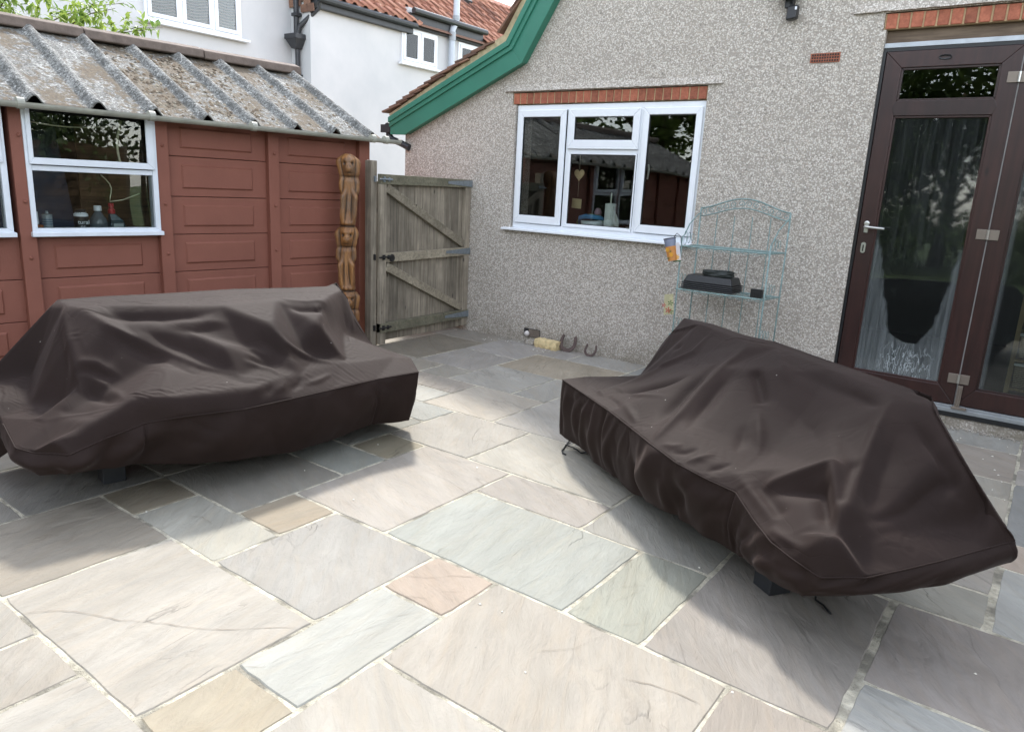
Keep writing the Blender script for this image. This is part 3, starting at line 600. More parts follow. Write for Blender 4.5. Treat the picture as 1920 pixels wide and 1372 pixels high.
m = MB(); m.box(.058, .070, -.088, -.078, -.085, -.065); m.build('sensor_label', UPVC, sl_)

# ---------------------------------------------------------------- shed
PH = rad(-5.34)
shed = empty('shed', (-5.0, 4.55, 0), PH, 'low dark red concrete panel shed with corrugated mossy roof and white windows', 'shed')
posts = [-.058 - .866 * i for i in range(9)]
for i, t in enumerate(posts):
    w_ = .112 if i == 0 else .092; o = MB().box(-.16, 0, t, t + w_, -.02, 1.80).build('post', REDP, shed, bevel=.006)
    for z in (.42, .87, 1.22, 1.62):
        MB().lathe([(.012, 0), (.013, .004), (.006, .012)], 8, (0, t + w_ * (.8 if i == 0 else .5), z), 'x').build('bolt', REDP if i else simple('zinc_bolt%d' % int(z * 100), (170, 150, 140), .5, bump=0), shed)
zs = [-.02, .181, .454, .727, 1.0, 1.272, 1.555, 1.805]
def panel(t0, t1, z0, z1):
    mb = MB(); mb.box(-.10, -.05, t0 - .006, t1 + .006, z0 + .002, z1 - .002); o = mb.build('wall_panel', REDP, shed, bevel=.004)
    a, b, c, d = t0 + .10, t1 - .115, z0 + .056, z1 - .056
    if z1 > 1.7: d = z1 - .045
    m = MB(); e = .013; m.hexa([(-.051, a, c), (-.051, b, c), (-.051, b, d), (-.051, a, d)], [(-.051 + e, a + e, c + e), (-.051 + e, b - e, c + e), (-.051 + e, b - e, d - e), (-.051 + e, a + e, d - e)]); m.build('raised_field', REDP, shed)
for i in range(8):
    t1 = posts[i]; t0 = posts[i + 1] + .092
    for a, b in zip(zs, zs[1:]):
        if i in (2, 3) and a > .99: continue
        panel(t0, t1, a, b)
MB().box(-.12, -.10, posts[-1], .05, -.02, 1.0).build('inner_wall', DARK, shed)
m = MB(); m.box(-2.7, -2.6, -7, .05, -.02, 1.8); m.box(-2.6, -.1, .0, .05, -.02, 1.8); m.box(-2.6, -.1, -7, -6.95, -.02, 1.8); m.build('back_wall', REDP, shed)
m = MB(); m.box(-2.6, -.1, -6.95, 0, -.03, .0); m.box(-1.6, -1.55, -6.95, 0, 0, 2.2); m.build('shed_floor', DARK, shed)
m = MB(); m.poly([(-.1, .048, 1.8), (-1.3, .048, 2.36), (-2.6, .048, 1.8)]); m.build('gable', REDP, shed)
for t0, t1, k in ((-2.588, -1.788, 0), (-3.454, -2.690, 1)):
    wn = empty('window'); wn.parent = shed; wn.rotation_euler = (0, 0, pi / 2)
    m = MB(); ring(m, t0, t1, 1.030, 1.806, .030, .035, .025, .020, -.012, .07); m.box(t0 + .03, t1 - .035, -.006, .06, 1.412, 1.445); m.build('frame', UPVC2, wn, bevel=.003)
    m = MB(); ring(m, t0 + .015, t1 - .020, 1.450, 1.800, .028, .052, .042, .014, -.028, -.0125); m.build('sash', UPVC2, wn, bevel=.004)
    MB().box(t0 + .02, t1 - .03, .012, .016, 1.46, 1.80).build('pane', GLASS, wn); MB().box(t0 + .02, t1 - .03, .016, .020, 1.05, 1.42).build('pane', GLASS, wn)
    m = MB(); m.hexa([(t0 - .008, -.035, 1.003), (t1 + .010, -.035, 1.003), (t1 + .010, .05, 1.003), (t0 - .008, .05, 1.003)], [(t0 - .008, -.035, 1.030), (t1 + .010, -.035, 1.030), (t1 + .010, .05, 1.036), (t0 - .008, .05, 1.036)]); m.build('sill', UPVC2, wn, bevel=.003)
    MB().box(t0, t1, .052, .36, 1.015, 1.034).build('inner_sill', simple('dusty_board%d' % k, (92, 84, 74), .8), wn)
# corrugated sheets: 3 corrugations each
SL_ = .47
def roofz(x): return 1.800 + SL_ * (.10 - x)
def prof(t):
    p = ((t + 2.172) / .3625 + .5) % 1 - .5; a = abs(p) * .3625
    return .052 * (.5 + .5 * cos(pi * min(1, a / .062))) + .004 * cos(2 * pi * p)
def sheet(t0, t1, idx):
    mb = MB(); nt_ = int((t1 - t0) / .012); nx_ = 34; x0, x1 = .105 + random.uniform(-.006, .008), -1.25
    for j in range(nx_ + 1):
        x = x0 + (x1 - x0) * j / nx_
        for i in range(nt_ + 1):
            t = t0 + (t1 - t0) * i / nt_
            z = roofz(x) + prof(t) + .0035 * noise.noise(Vector((x * 9, t * 9, idx))) + .0025 * noise.noise(Vector((x * 40, t * 40, 3))) + .004 * sin(idx * 2.1) * (x - .1)
            mb.v.append((x + (.006 * noise.noise(Vector((t * 14, 1, idx))) if j == 0 else 0), t, z))
    for j in range(nx_):
        for i in range(nt_): a = j * (nt_ + 1) + i; mb.face(a, a + 1, a + nt_ + 2, a + nt_ + 1)
    o = mb.build('roof_sheet', CEMENT, shed, smooth=True); s = o.modifiers.new('solid', 'SOLIDIFY'); s.thickness = .007; s.offset = -1
    return o
edge = .115; k = 0
while edge > -7:
    t0 = max(-7.05, edge - (1.0875 if k else .83)); sheet(t0, edge + .0, k); edge = t0; k += 1
m = MB(); nn = 60
for j in range(2):
    for i in range(nn + 1): m.v.append((-1.35 - 1.4 * j, .11 - 7.1 * i / nn, 2.40 - .62 * j))
for i in range(nn): m.face(i, i + 1, nn + 2 + i, nn + 1 + i)
m.build('back_roof', CEMENT, shed)
rng = [.09, -.86, -1.80, -2.74, -3.68, -4.62, -5.56, -6.5, -7.05]
for i in range(len(rng) - 1):
    b, a = rng[i], rng[i + 1]; dz = .0045 * i + .004 * sin(i * 3)
    P = lambda y: [(-1.115, y, 2.392 + dz), (-1.10, y, 2.398 + dz), (-1.11, y, 2.462 + dz), (-1.20, y, 2.492 + dz), (-1.42, y, 2.480 + dz), (-1.50, y, 2.40 + dz)]
    m = MB(); m.hexa(P(a + .004), P(b - .004)); m.build('ridge_cap', RIDGE, shed, bevel=.008)
# moss cushions
ms = MB(); r = random.Random(11)
for q in range(6500):
    x = r.uniform(-1.15, .05); t = r.uniform(-4.6, .1)
    p = ((t + 2.172) / .3625) % 1
    if p < .2 or p > .84: continue
    if noise.noise(Vector((x * 3.3, t * 3.3, 5))) < r.uniform(-.5, .2): continue
    if t > -.9 and r.random() < .6: continue
    s = r.uniform(.006, .019); z = roofz(x) + prof(t); i0 = len(ms.v)
    nb_ = 6; ms.v += [(x + s * cos(2 * pi * i / nb_ + q) * r.uniform(.8, 1.5), t + s * sin(2 * pi * i / nb_ + q) * r.uniform(.7, 1.1), z - SL_ * s * cos(2 * pi * i / nb_ + q) - .001) for i in range(nb_)]
    ms.v.append((x, t, z + s * r.uniform(.35, .75)))
    for i in range(nb_): ms.face(i0 + i, i0 + (i + 1) % nb_, i0 + nb_)
def m_moss():
    k = N('brown_moss'); g_ = k.n('NewGeometry'); c = k.ramp(g_.outputs['Random Per Island'], [(0, lin((58, 48, 36))), (.4, lin((92, 76, 56))), (.7, lin((74, 70, 60))), (.9, lin((128, 120, 104)))]); return k.done(c, .95, k.bump(k.noise(k.world(), 220, 3), .8, .004))
tag(ms.build('moss', m_moss(), shed, smooth=True), kind='stuff')
# gutter
gm = MB(); gp = [(.135 + .032 * cos(a), .034 * sin(a)) for a in [pi + i * pi / 8 for i in range(9)]]
i0 = 0
for y in (-7.05, .275):
    for x, z in gp: gm.v.append((x, y, 1.806 + z))
    for x, z in reversed(gp): gm.v.append((.135 + (x - .135) * .9, y, 1.806 + z * .9))
n_ = len(gp) * 2
for i in range(n_): gm.face(i, (i + 1) % n_, n_ + (i + 1) % n_, n_ + i)
gm.face(*range(n_)); gm.face(*range(n_, 2 * n_)); gm.build('gutter', GUTM, shed, smooth=False)
for y in (.12, -.02, -1.12, -1.86, -2.62, -3.6):
    m = MB(); m.tube([(.135, y - .020, 1.800), (.135, y + .020, 1.800)], .034, 14); m.build('gutter_joint', GUTM, shed, smooth=False)
# bottles and jars on the inner sill; white flex; navy door and boarded store inside
def sp(x, t, z=0):
    c, s = cos(PH), sin(PH); return (-5.0 + x * c - t * s, 4.55 + x * s + t * c, z)
SZ = 1.035
b_ = empty('bottle', sp(-.20, -2.105 - .02, SZ), PH, 'clear plastic jug with white cap on the shed window sill', 'bottle', 'bottles behind the shed window')
MB().lathe([(.052, 0), (.058, .01), (.058, .045), (.05, .07), (.022, .115), (.018, .125)], 20).build('body', simple('cloudy_plastic', (84, 92, 98), .25, bump=0), b_, smooth=True); MB().lathe([(.024, .122), (.025, .125), (.024, .155), (.02, .157)], 16).build('cap', UPVC, b_)
b_ = empty('jar', sp(-.20, -2.235, SZ), PH, 'black jar with white printed lettering on the shed window sill', 'jar', 'bottles behind the shed window')
MB().lathe([(.04, 0), (.044, .004), (.044, .088), (.042, .092)], 24).build('body', simple('black_jar', (20, 20, 22), .4, bump=0), b_, smooth=False); MB().lathe([(.0445, .084), (.045, .087), (.044, .100), (.034, .106), (.034, .112)], 24).build('collar', UPVC, b_); MB().lathe([(.034, .104), (.034, .128), (.03, .131)], 20).build('lid', BLACKP, b_)
def text(s, size, loc, rot, mat, parent, name='lettering'):
    cu = bpy.data.curves.new(name, 'FONT'); cu.body = s; cu.size = size; cu.extrude = .0004; cu.align_x = 'CENTER'; cu.materials.append(mat)
    o = bpy.data.objects.new('tmp', cu); COL.objects.link(o); dg = bpy.context.evaluated_depsgraph_get(); me = bpy.data.meshes.new_from_object(o.evaluated_get(dg)); bpy.data.objects.remove(o)
    if not me.materials: me.materials.append(mat)
    q = bpy.data.objects.new(name, me); COL.objects.link(q); q.parent = parent; q.location = loc; q.rotation_euler = rot; return q
text('tural', .038, (.046, 0, .035), (pi / 2, 0, pi / 2 - .1), UPVC, b_); text('nt', .038, (.046, -.005, .004), (pi / 2, 0, pi / 2 - .1), UPVC, b_)
b_ = empty('bottle', sp(-.21, -2.005, SZ), PH, 'teal bottle with red neck and label on the shed window sill', 'bottle', 'bottles behind the shed window')
m = MB(); m.hexa([(-.03, -.05, 0), (.03, -.05, 0), (.03, .055, 0), (-.03, .055, 0)], [(-.03, -.045, .05), (.03, -.045, .05), (.03, .04, .055), (-.03, .04, .055)]); m.hexa([(-.03, -.045, .05), (.03, -.045, .05), (.03, .04, .055), (-.03, .04, .055)], [(-.018, -.045, .105), (.018, -.045, .105), (.018, -.01, .105), (-.018, -.01, .105)]); m.build('body', simple('teal_plastic', (30, 58, 66), .35, bump=0), b_, bevel=.006)
m = MB(); m.lathe([(.022, .102), (.024, .105), (.024, .130), (.016, .135), (.014, .15), (.018, .152), (.018, .172), (.014, .174)], 14, (0, -.028, 0)); m.build('neck', simple('red_plastic', (168, 48, 52), .4, bump=0), b_); MB().box(.0305, .0315, -.03, .035, .012, .035).build('label', simple('pale_label', (150, 160, 160), .6, bump=0), b_)
b_ = empty('sealant_tube', sp(-.20, -2.44, SZ), PH, 'white sealant cartridge with blue print on the shed window sill', 'tube', 'bottles behind the shed window')
MB().lathe([(.03, 0), (.03, .095), (.01, .10), (.007, .118)], 18).build('body', simple('pale_tube', (150, 160, 166), .4, bump=0), b_)
for z in (.03, .045, .06): MB().lathe([(.0303, z), (.0305, z + .001), (.0305, z + .005), (.0303, z + .006)], 18).build('print', simple('blue_print%d' % int(z * 1e3), (70, 96, 120), .5, bump=0), b_)
tag(MB().hexa([(-.01, -.02, 0), (.01, -.02, 0), (.01, .015, 0), (-.01, .015, 0)], [(-.01, -.03, .11), (.01, -.03, .11), (.01, .01, .11), (-.01, .01, .11)]).build('carton', UPVC, None, loc=sp(-.24, -2.495, SZ)), 'thin white carton behind the sealant cartridge on the shed sill', 'carton')
tag(MB().box(-.04, .04, -.05, .05, 0, .03).build('box', simple('orange_card', (150, 88, 44), .6, bump=0), None, loc=sp(-.19, -2.53, SZ), bevel=.003), 'small orange box at the left of the shed window sill', 'box')
cb = MB(); cb.tube([sp(-.22, -2.62 + i * .075, 1.735 - .035 * sin(pi * i / 9)) for i in range(10)], .004, 6); cb.tube([sp(-.20, -1.93 + .0 * i - .035 * sin(pi * i / 10), 1.77 - .036 * i) for i in range(9)], .008, 6); cb.tube([sp(-.22, -2.08 + .012 * i + .03 * sin(i * .7), 1.40 - .03 * i) for i in range(7)] + [sp(-.22, -1.98 + .03 * i, 1.22 + .012 * i) for i in range(1, 6)], .004, 6)
tag(cb.build('cable', simple('cream_flex', (196, 188, 160), .5, bump=0), None, smooth=True), 'cream electric flex looping behind the shed window', 'cable')
nd = empty('navy_door', sp(-.9, -2.35, 0), PH, 'dark navy door leaning inside the shed', 'door'); NAVY = simple('navy_paint', (30, 44, 72), .5, var=.1, bump=0)
m = MB(); m.hexa([(-.04, -.35, 0), (0, -.35, 0), (0, .42, 0), (-.04, .42, 0)], [(-.04, -.35, 1.55), (0, -.35, 1.55), (0, .22, 1.72), (-.04, .22, 1.72)]); m.build('panel', NAVY, nd); m = MB(); m.bar((.012, .1 - .28, 1.28), (.012, .1 - .12, 1.28), .012, .03); m.build('latch', IRON, nd)
st_ = empty('timber_store', sp(-1.0, -1.55, 0), PH, 'brown overlap boarded panel standing inside the shed', 'fence panel')
for i in range(15):
    z = .1 + i * .11; m = MB(); m.hexa([(0, -.42, z), (.022, -.42, z), (.022, .6, z), (0, .6, z)], [(0, -.42, z + .118), (.008, -.42, z + .118), (.008, .6, z + .118), (0, .6, z + .118)]); m.build('board', wood('stained_board', (72, 54, 38), (116, 90, 62), .8, 'y') if i == 0 else bpy.data.materials['stained_board'], st_)

# ---------------------------------------------------------------- gate
gate = empty('garden_gate', (-4.82, 4.53, 0), pi / 2, 'weathered grey boarded timber gate with two diagonal braces between shed and house', 'gate')
nb = 11; bw = 1.14 / nb
for i in range(nb):
    u0 = .05 + i * bw; m = MB(); j = random.uniform(-.002, .002)
    m.hexa([(u0 + .002, .002 + j, .035), (u0 + bw - .001, .002 + j, .035), (u0 + bw - .001, .020, .035), (u0 + .002, .020, .035)], [(u0 + .002, .002 + j, 1.465), (u0 + bw - .001, .002 + j, 1.465), (u0 + bw - .001, .020, 1.465), (u0 + .002, .020, 1.465)])
    m.build('board', OAK, gate, bevel=.003)
m = MB(); m.box(.05, 1.2, .021, .024, .05, 1.45); 
def gb(name, mat, *a, **k): return MB().box(*a).build(name, mat, gate, bevel=.004, **k)
gb('stile', OAK, .0, .068, -.045, .0, .012, 1.43); gb('stile', OAK, 1.135, 1.215, -.045, .0, .05, 1.44)
m = MB(); m.hexa([(.0, -.05, 1.425), (1.235, -.05, 1.430), (1.235, .0, 1.430), (.0, .0, 1.425)], [(.0, -.05, 1.512), (1.235, -.05, 1.505), (1.235, .0, 1.505), (.0, .0, 1.512)]); m.build('rail', OAKG, gate, bevel=.004)
m = MB(); m.hexa([(.069, -.048, .752), (1.215, -.048, .768), (1.215, .0, .768), (.069, .0, .752)], [(.069, -.048, .832), (1.215, -.048, .848), (1.215, .0, .848), (.069, .0, .832)]); m.build('rail', OAKH, gate, bevel=.004)
m = MB(); m.hexa([(.0, -.055, .118), (1.215, -.055, .130), (1.215, .0, .130), (.0, .0, .118)], [(.0, -.055, .205), (1.215, -.055, .215), (1.215, .0, .215), (.0, .0, .205)]); m.build('rail', OAKG, gate, bevel=.004)
for (a, b) in (((.075, -.026, 1.40), (1.125, -.026, .885)), ((.075, -.026, .715), (1.125, -.026, .245))):
    m = MB(); m.bar(a, b, .040, .075, (0, 0, 1)); m.build('brace', OAKH, gate, bevel=.004)
gb('gatepost', OAK, -.070, -.004, .0, .08, 0, 1.62); gb('gatestop', OAK, -.03, .03, .022, .05, 0, 1.45)
gb('gatepost', OAK, 1.222, 1.292, -.02, .06, 0, 1.645)
for z, zz in ((1.468, 0), (.810, 0), (.172, 0)):
    m = MB(); y = -.0515 if abs(z - .81) > .1 else -.050
    if z < .3: y = -.0565
    m.hexa([(1.222, y, z - .032), (1.222, y, z + .032), (.86, y, z + .014), (.86, y, z - .010)], [(1.222, y - .004, z - .032), (1.222, y - .004, z + .032), (.86, y - .004, z + .014), (.86, y - .004, z - .010)]); m.box(1.222, 1.262, y - .004, y + .002, z - .075, z + .075); m.tube([(1.232, y - .006, z - .08), (1.232, y - .006, z + .08)], .009, 8); m.build('hinge', GALV, gate)
for z in (1.468, .800, .165):
    m = MB(); y = -.056; m.tube([(-.03, y - .008, z), (.12, y - .008, z + (.0 if z > 1 else .004))], .008, 8); m.box(.015, .045, y - .004, y + .004, z - .022, z + .022); m.box(.075, .10, y - .004, y + .004, z - .018, z + .018); m.box(-.045, -.03, y + .035, y + .055, z - .025, z + .025)
    if .5 < z < 1: m.lathe([(.03, 0), (.036, .004), (.03, .010)], 12, (.13, y - .004, z - .01), 'y')
    m.build('latch', IRON if z < 1.4 else GALV, gate, bevel=.002)

# ---------------------------------------------------------------- carved post
def totem():
    nz, na = 420, 108; Ht = 1.66; mb = MB(); gr = []
    def gss(x, w): return exp(-(x / w) ** 2)
    def wrap(a): return (a + pi) % (2 * pi) - pi
    F = []   # per-figure features, local z downwards from the crown of each figure (figure height .60)
    for fz, sc in ((1.655, 1.0), (1.065, .93), (.52, .88)):
        F.append((fz, sc))
    for j in range(nz + 1):
        z = Ht * j / nz
        for i in range(na):
            a = -pi + 2 * pi * i / na; r = .072; g = 0
            for fz, sc in F:
                d = (fz - z) / sc
                if d < -.06 or d > .66: continue
                # head (0-.17), neck, torso with raised arms (.17-.34), drawn-up legs (.34-.55), foot ledge
                r += .012 * gss(d - .06, .06) - .016 * gss(d - .185, .022) * gss(a, 1.5)
                r += .034 * gss(a, .50) * gss(d - .115, .045)                         # muzzle
                r += .012 * gss(a, .8) * gss(d - .045, .018)                           # brow
                for sg in (-1, 1):
                    aa = wrap(a - sg * .42); e = gss(aa, .13) * gss(d - .075, .014); r -= .016 * e; g += 1.1 * e       # eyes
                    aa = wrap(a - sg * .13); e = gss(aa, .06) * gss(d - .098, .008); r -= .006 * e; g += .6 * e       # nostrils
                    aa = wrap(a - sg * 1.55); r += .012 * gss(aa, .3) * gss(d - .07, .04)                              # hand on the ear
                    al = sg * (1.30 - .10 * sin(d * 9)); aa = wrap(a - al); t = 1 / (1 + exp(-(d - .03) / .015)) / (1 + exp((d - .31) / .012)); r += .027 * gss(aa, .27) * t   # arm
                    e = gss(abs(aa) - .36, .07) * t; r -= .010 * e; g += .9 * e
                    kl = sg * (.78 + .15 * (d - .45) * 4); aa = wrap(a - kl); t = 1 / (1 + exp(-(d - .315) / .012)) / (1 + exp((d - .54) / .02)); r += .028 * gss(aa, .33) * t * (1 + .4 * gss(d - .34, .04))
                    e = gss(abs(aa) - .42, .08) * t; r -= .010 * e; g += .9 * e
                    aa = wrap(a - sg * .3); r += .012 * gss(aa, .22) * gss(d - .56, .018)                              # feet
                e = gss(d - .150, .007) * gss(a, .45); r -= .008 * e; g += .8 * e     # mouth
                e = gss(d - .178, .010) * gss(a, 1.2); g += .8 * e
                e = gss(d - .585, .010); r -= .014 * e; g += .9 * e
                r -= .012 * gss(a, .40) * (1 / (1 + exp(-(d - .21) / .02)) / (1 + exp((d - .52) / .02)))      # hollowed belly
                e = gss(wrap(a + 1.9), .1) * gss(d - .04, .02); g += .5 * e
            if z > 1.60: r *= sqrt(max(.0, 1 - ((z - 1.60) / .062) ** 2)) * .98 + .001
            r += .003 * noise.noise(Vector((cos(a) * 2.5, sin(a) * 2.5, z * 14))) + .0015 * noise.noise(Vector((cos(a) * 9, sin(a) * 9, z * 40)))
            sway = .014 * sin(z * 5.2 + .6)
            mb.v.append((r * cos(a) * .95, r * sin(a) * .92 + sway, z)); gr.append(min(1, g))
    for j in range(nz):
        for i in range(na): mb.face(j * na + i, j * na + (i + 1) % na, (j + 1) * na + (i + 1) % na, (j + 1) * na + i)
    mb.face(*range(nz * na, nz * na + na)); mb.face(*reversed(range(na)))
    o = mb.build('carved_post', TOTEM, None, smooth=True); at = o.data.attributes.new('groove', 'FLOAT', 'POINT')
    for q, v in enumerate(gr): at.data[q].value = v
    o.location = (-4.875, 4.245, 0); o.rotation_euler = (0, 0, rad(-42))
    tag(o, 'tall brown wooden post carved with stacked monkeys leaning by the red shed', 'carving')
totem()

# ---------------------------------------------------------------- neighbour's house
nh = empty('white_house', (-10.5, 8, 0), 0, 'white rendered neighbouring house with orange tiled roof and black gutters', 'house')
def NB(mb, name, mat, **k): o = mb.build(name, mat, nh, **k); o.location = (10.5, -8, 0); return o
NB(MB().box(-16, -11, -1, 8.36, -.05, 7.5), 'wall', WWALL); NB(MB().box(-16, -10.5, 8.362, 18, -.05, 4.42), 'wall', WWALL)
NB(MB().box(-10.62, -10.5, 10.62, 12.75, 4.42, 4.6), 'wall', WWALL)
CURT = None
def m_blind():
    k = N('brown_pleated_blind'); o = k.world(); s = k.sep(o); wv = k.math('SINE', k.math('MULTIPLY', k.math('ADD', s[2], k.math('MULTIPLY', k.math('ABSOLUTE', k.math('SINE', k.math('MULTIPLY', s[1], 5.5))), .05)), 150))
    c = k.mix(k.ramp(wv, [(.3, 0), (.8, 1)]), lin((66, 54, 48)), lin((120, 102, 92))); return k.done(c, .8, k.bump(wv, .5, .01))
BLIND = m_blind(); PALE = simple('grey_net_curtain', (112, 122, 130), .8, bump=0)
def nwin(y0, y1, z0, z1, muls, X, back, first):
    wn = empty('window'); wn.parent = nh; wn.location = (X + 10.5, -8, 0); wn.rotation_euler = (0, 0, pi / 2)
    m = MB(); ring(m, y0, y1, z0, z1, .04, .04, .04, .04, -.02, .04)
    e = [y0 + .04] + muls + [y1 - .04]
    for q in muls: m.box(q - .02, q + .02, -.02, .04, z0 + .04, z1 - .04)
    m.build('frame', UPVC, wn, bevel=.005)
    for a, b in zip(e, e[1:]):
        a2 = a + (.022 if a in muls else .004); b2 = b - (.022 if b in muls else .004)
        m = MB(); ring(m, a2, b2, z0 + .043, z1 - .043, .055, .055, .055, .055, -.035, -.005); m.build('casement', UPVC, wn, bevel=.005)
        MB().box(a2 + .055, b2 - .055, -.018, -.014, z0 + .098, z1 - .098).build('pane', GLASSN, wn)
    MB().box(y0 + .01, y1 - .01, -.012, -.008, z0 + .01, z1 - .01).build('curtain', back, wn)
    m = MB(); m.hexa([(y0 - .07, -.10, z0 - .05), (y1 + .1, -.10, z0 - .05), (y1 + .1, .0, z0 - .05), (y0 - .07, .0, z0 - .05)], [(y0 - .07, -.10, z0 - .015), (y1 + .1, -.10, z0 - .015), (y1 + .1, .0, z0 - .001), (y0 - .07, .0, z0 - .001)]); m.build('sill', UPVC, wn, bevel=.004)
nwin(5.85, 7.40, 3.515, 4.75, [6.40, 6.92], -10.99, BLIND, True); nwin(10.44, 11.41, 3.62, 4.235, [10.925], -10.49, PALE, False); nwin(12.04, 13.0, 3.66, 4.24, [12.58], -10.49, PALE, False)
m = MB(); m.tube([(-10.78, 8.30, 6.2), (-10.78, 8.30, 3.72)], .043, 10); m.tube([(-10.76, 8.30, 3.6), (-10.76, 8.30, 0)], .040, 10); m.build
NB(m, 'downpipe', GUTP, smooth=False)
for z in (3.05, 4.0, 2.1): NB(MB().box(-10.83, -10.70, 8.24, 8.35, z, z + .05), 'pipe_bracket', GUTP)
m = MB(); m.hexa([(-10.82, 8.22, 3.50), (-10.70, 8.22, 3.50), (-10.70, 8.35, 3.50), (-10.82, 8.35, 3.50)], [(-10.90, 8.16, 3.64), (-10.62, 8.16, 3.64), (-10.62, 8.355, 3.64), (-10.90, 8.355, 3.64)]); m.box(-10.91, -10.61, 8.15, 8.357, 3.64, 3.72); NB(m, 'hopper', GUTP, bevel=.006)
m = MB(); m.tube([(-10.42, 8.50, 4.24), (-10.42, 8.46, 4.12), (-10.70, 8.30, 3.84), (-10.72, 8.28, 3.70)], .038, 10); NB(m, 'gutter_outlet', GUTP, auto=40)
m = MB(); m.box(-10.50, -10.40, 8.40, 10.66, 4.13, 4.27); NB(m, 'fascia', GUTP, bevel=.006); m = MB(); m.tube([(-10.36, 8.40, 4.27), (-10.36, 10.70, 4.27)], .055, 10); NB(m, 'gutter', GUTP)
m = MB(); m.box(-10.54, -10.42, 10.60, 12.75, 4.26, 4.50); NB(m, 'fascia', GUTP, bevel=.006); m = MB(); m.tube([(-10.36, 10.62, 4.53), (-10.36, 12.78, 4.53)], .055, 10); NB(m, 'gutter', GUTP)
m = MB(); m.hexa([(-10.5, 8.362, 4.05), (-10.30, 8.362, 4.20), (-10.5, 8.362, 4.3)], [(-10.5, 8.40, 4.05), (-10.30, 8.40, 4.20), (-10.5, 8.40, 4.3)]); NB(m, 'bargeboard', GUTP)
htm = MB().box(-.082, .082, -.012, 0, 0, .12).mesh('hanging_tile', PTILE)
for i in range(9):
    for j in range(5):
        x = -10.95 + j * .167 + (.08 if i % 2 else 0)
        if x > -10.42: continue
        inst(htm, 'hanging_tile', nh, (x + 10.5, .345, 4.06 + i * .085 + (.1 if x < -10.7 else 0)), (.10, random.uniform(-.02, .02), 0), (1, 1, 1))
m = MB(); m.tube([(-10.40, 11.86, 7.0), (-10.40, 11.86, 4.62), (-10.40, 11.85, 4.55), (-10.40, 11.76, 4.42), (-10.40, 11.75, 4.36), (-10.40, 11.75, 0)], .062, 12); NB(m, 'soil_pipe', GREYP, auto=50)
m = MB(); m.tube([(-10.40, 11.75, 4.20), (-10.40, 11.75, 4.36)], .074, 12); m.tube([(-10.40, 11.86, 4.60), (-10.40, 11.86, 4.68)], .070, 12); NB(m, 'pipe_collar', simple('grey_collar', (148, 154, 160), .5, bump=0))
# pantile roof
slope = math.atan(.8); tw, tg = .243, .30
pm = MB(); nseg = 8
for e, y in ((0, 0), (1, tg + .05)):
    for i in range(nseg + 1):
        u = i / nseg; z = .034 * sin(u * 2 * pi * .95 + .4) + (.040 if e == 0 else 0); pm.v.append((u * (tw + .02), y, z + .02))
for i in range(nseg): pm.face(i, i + 1, nseg + 2 + i, nseg + 1 + i)
for i in range(nseg + 1): pm.v.append((pm.v[i][0], pm.v[i][1], pm.v[i][2] - .03))
for i in range(nseg): pm.face(i + 1, i, 2 * nseg + 2 + i, 2 * nseg + 3 + i)
pmm = pm.mesh('roof_tile', PANTILE, True)
cnt = 0
for rr_ in range(8):
    for cc in range(36):
        y = 8.38 + cc * tw; s0 = rr_ * tg; z = 4.30 + s0 * sin(slope); x = -10.36 - s0 * cos(slope)
        if 10.62 < y < 12.72 and z < 4.5: continue
        # local tile axes: u along +y world, v up the slope (-x,+z)
        R3 = Matrix(((0, -cos(slope), sin(slope)), (1, 0, 0), (0, sin(slope), cos(slope)))).to_4x4()
        o = inst(pmm, 'roof_tile', nh); R3.translation = Vector((x + 10.5 + random.uniform(-.006, .006), y - 8, z + random.uniform(-.003, .005))); o.matrix_local = R3 @ Matrix.Rotation(random.uniform(-.015, .015), 4, 'Z'); cnt += 1
m = MB(); m.quad((-10.34, 8.36, 4.29), (-10.34, 17.2, 4.29), (-12.24, 17.2, 5.81), (-12.24, 8.36, 5.81)); NB(m, 'roof_deck', PTILE)
for i in range(20):
    m = MB(); y = 8.36 + i * .45; m.hexa([(-12.10, y, 5.76), (-12.22, y, 5.88), (-12.40, y, 5.76)], [(-12.10, y + .44, 5.76), (-12.22, y + .44, 5.88), (-12.40, y + .44, 5.76)]); NB(m, 'ridge_tile', PANTILE)
m = MB(); m.hexa([(-10.5, 8.362, 4.42), (-10.5, 18, 4.42), (-12.3, 18, 5.7), (-12.3, 8.362, 5.7)], [(-14, 8.362, 4.42), (-14, 18, 4.42), (-12.3, 18, 5.69), (-12.3, 8.362, 5.69)]); NB(m, 'roof_body', PTILE)
# roof vent
m = MB(); m.hexa([(-11.86, 13.60, 5.52), (-11.86, 13.86, 5.52), (-11.70, 13.86, 5.40), (-11.70, 13.60, 5.40)], [(-11.80, 13.62, 5.60), (-11.80, 13.84, 5.60), (-11.66, 13.84, 5.47), (-11.66, 13.62, 5.47)]); NB(m, 'roof_vent', GUTP)

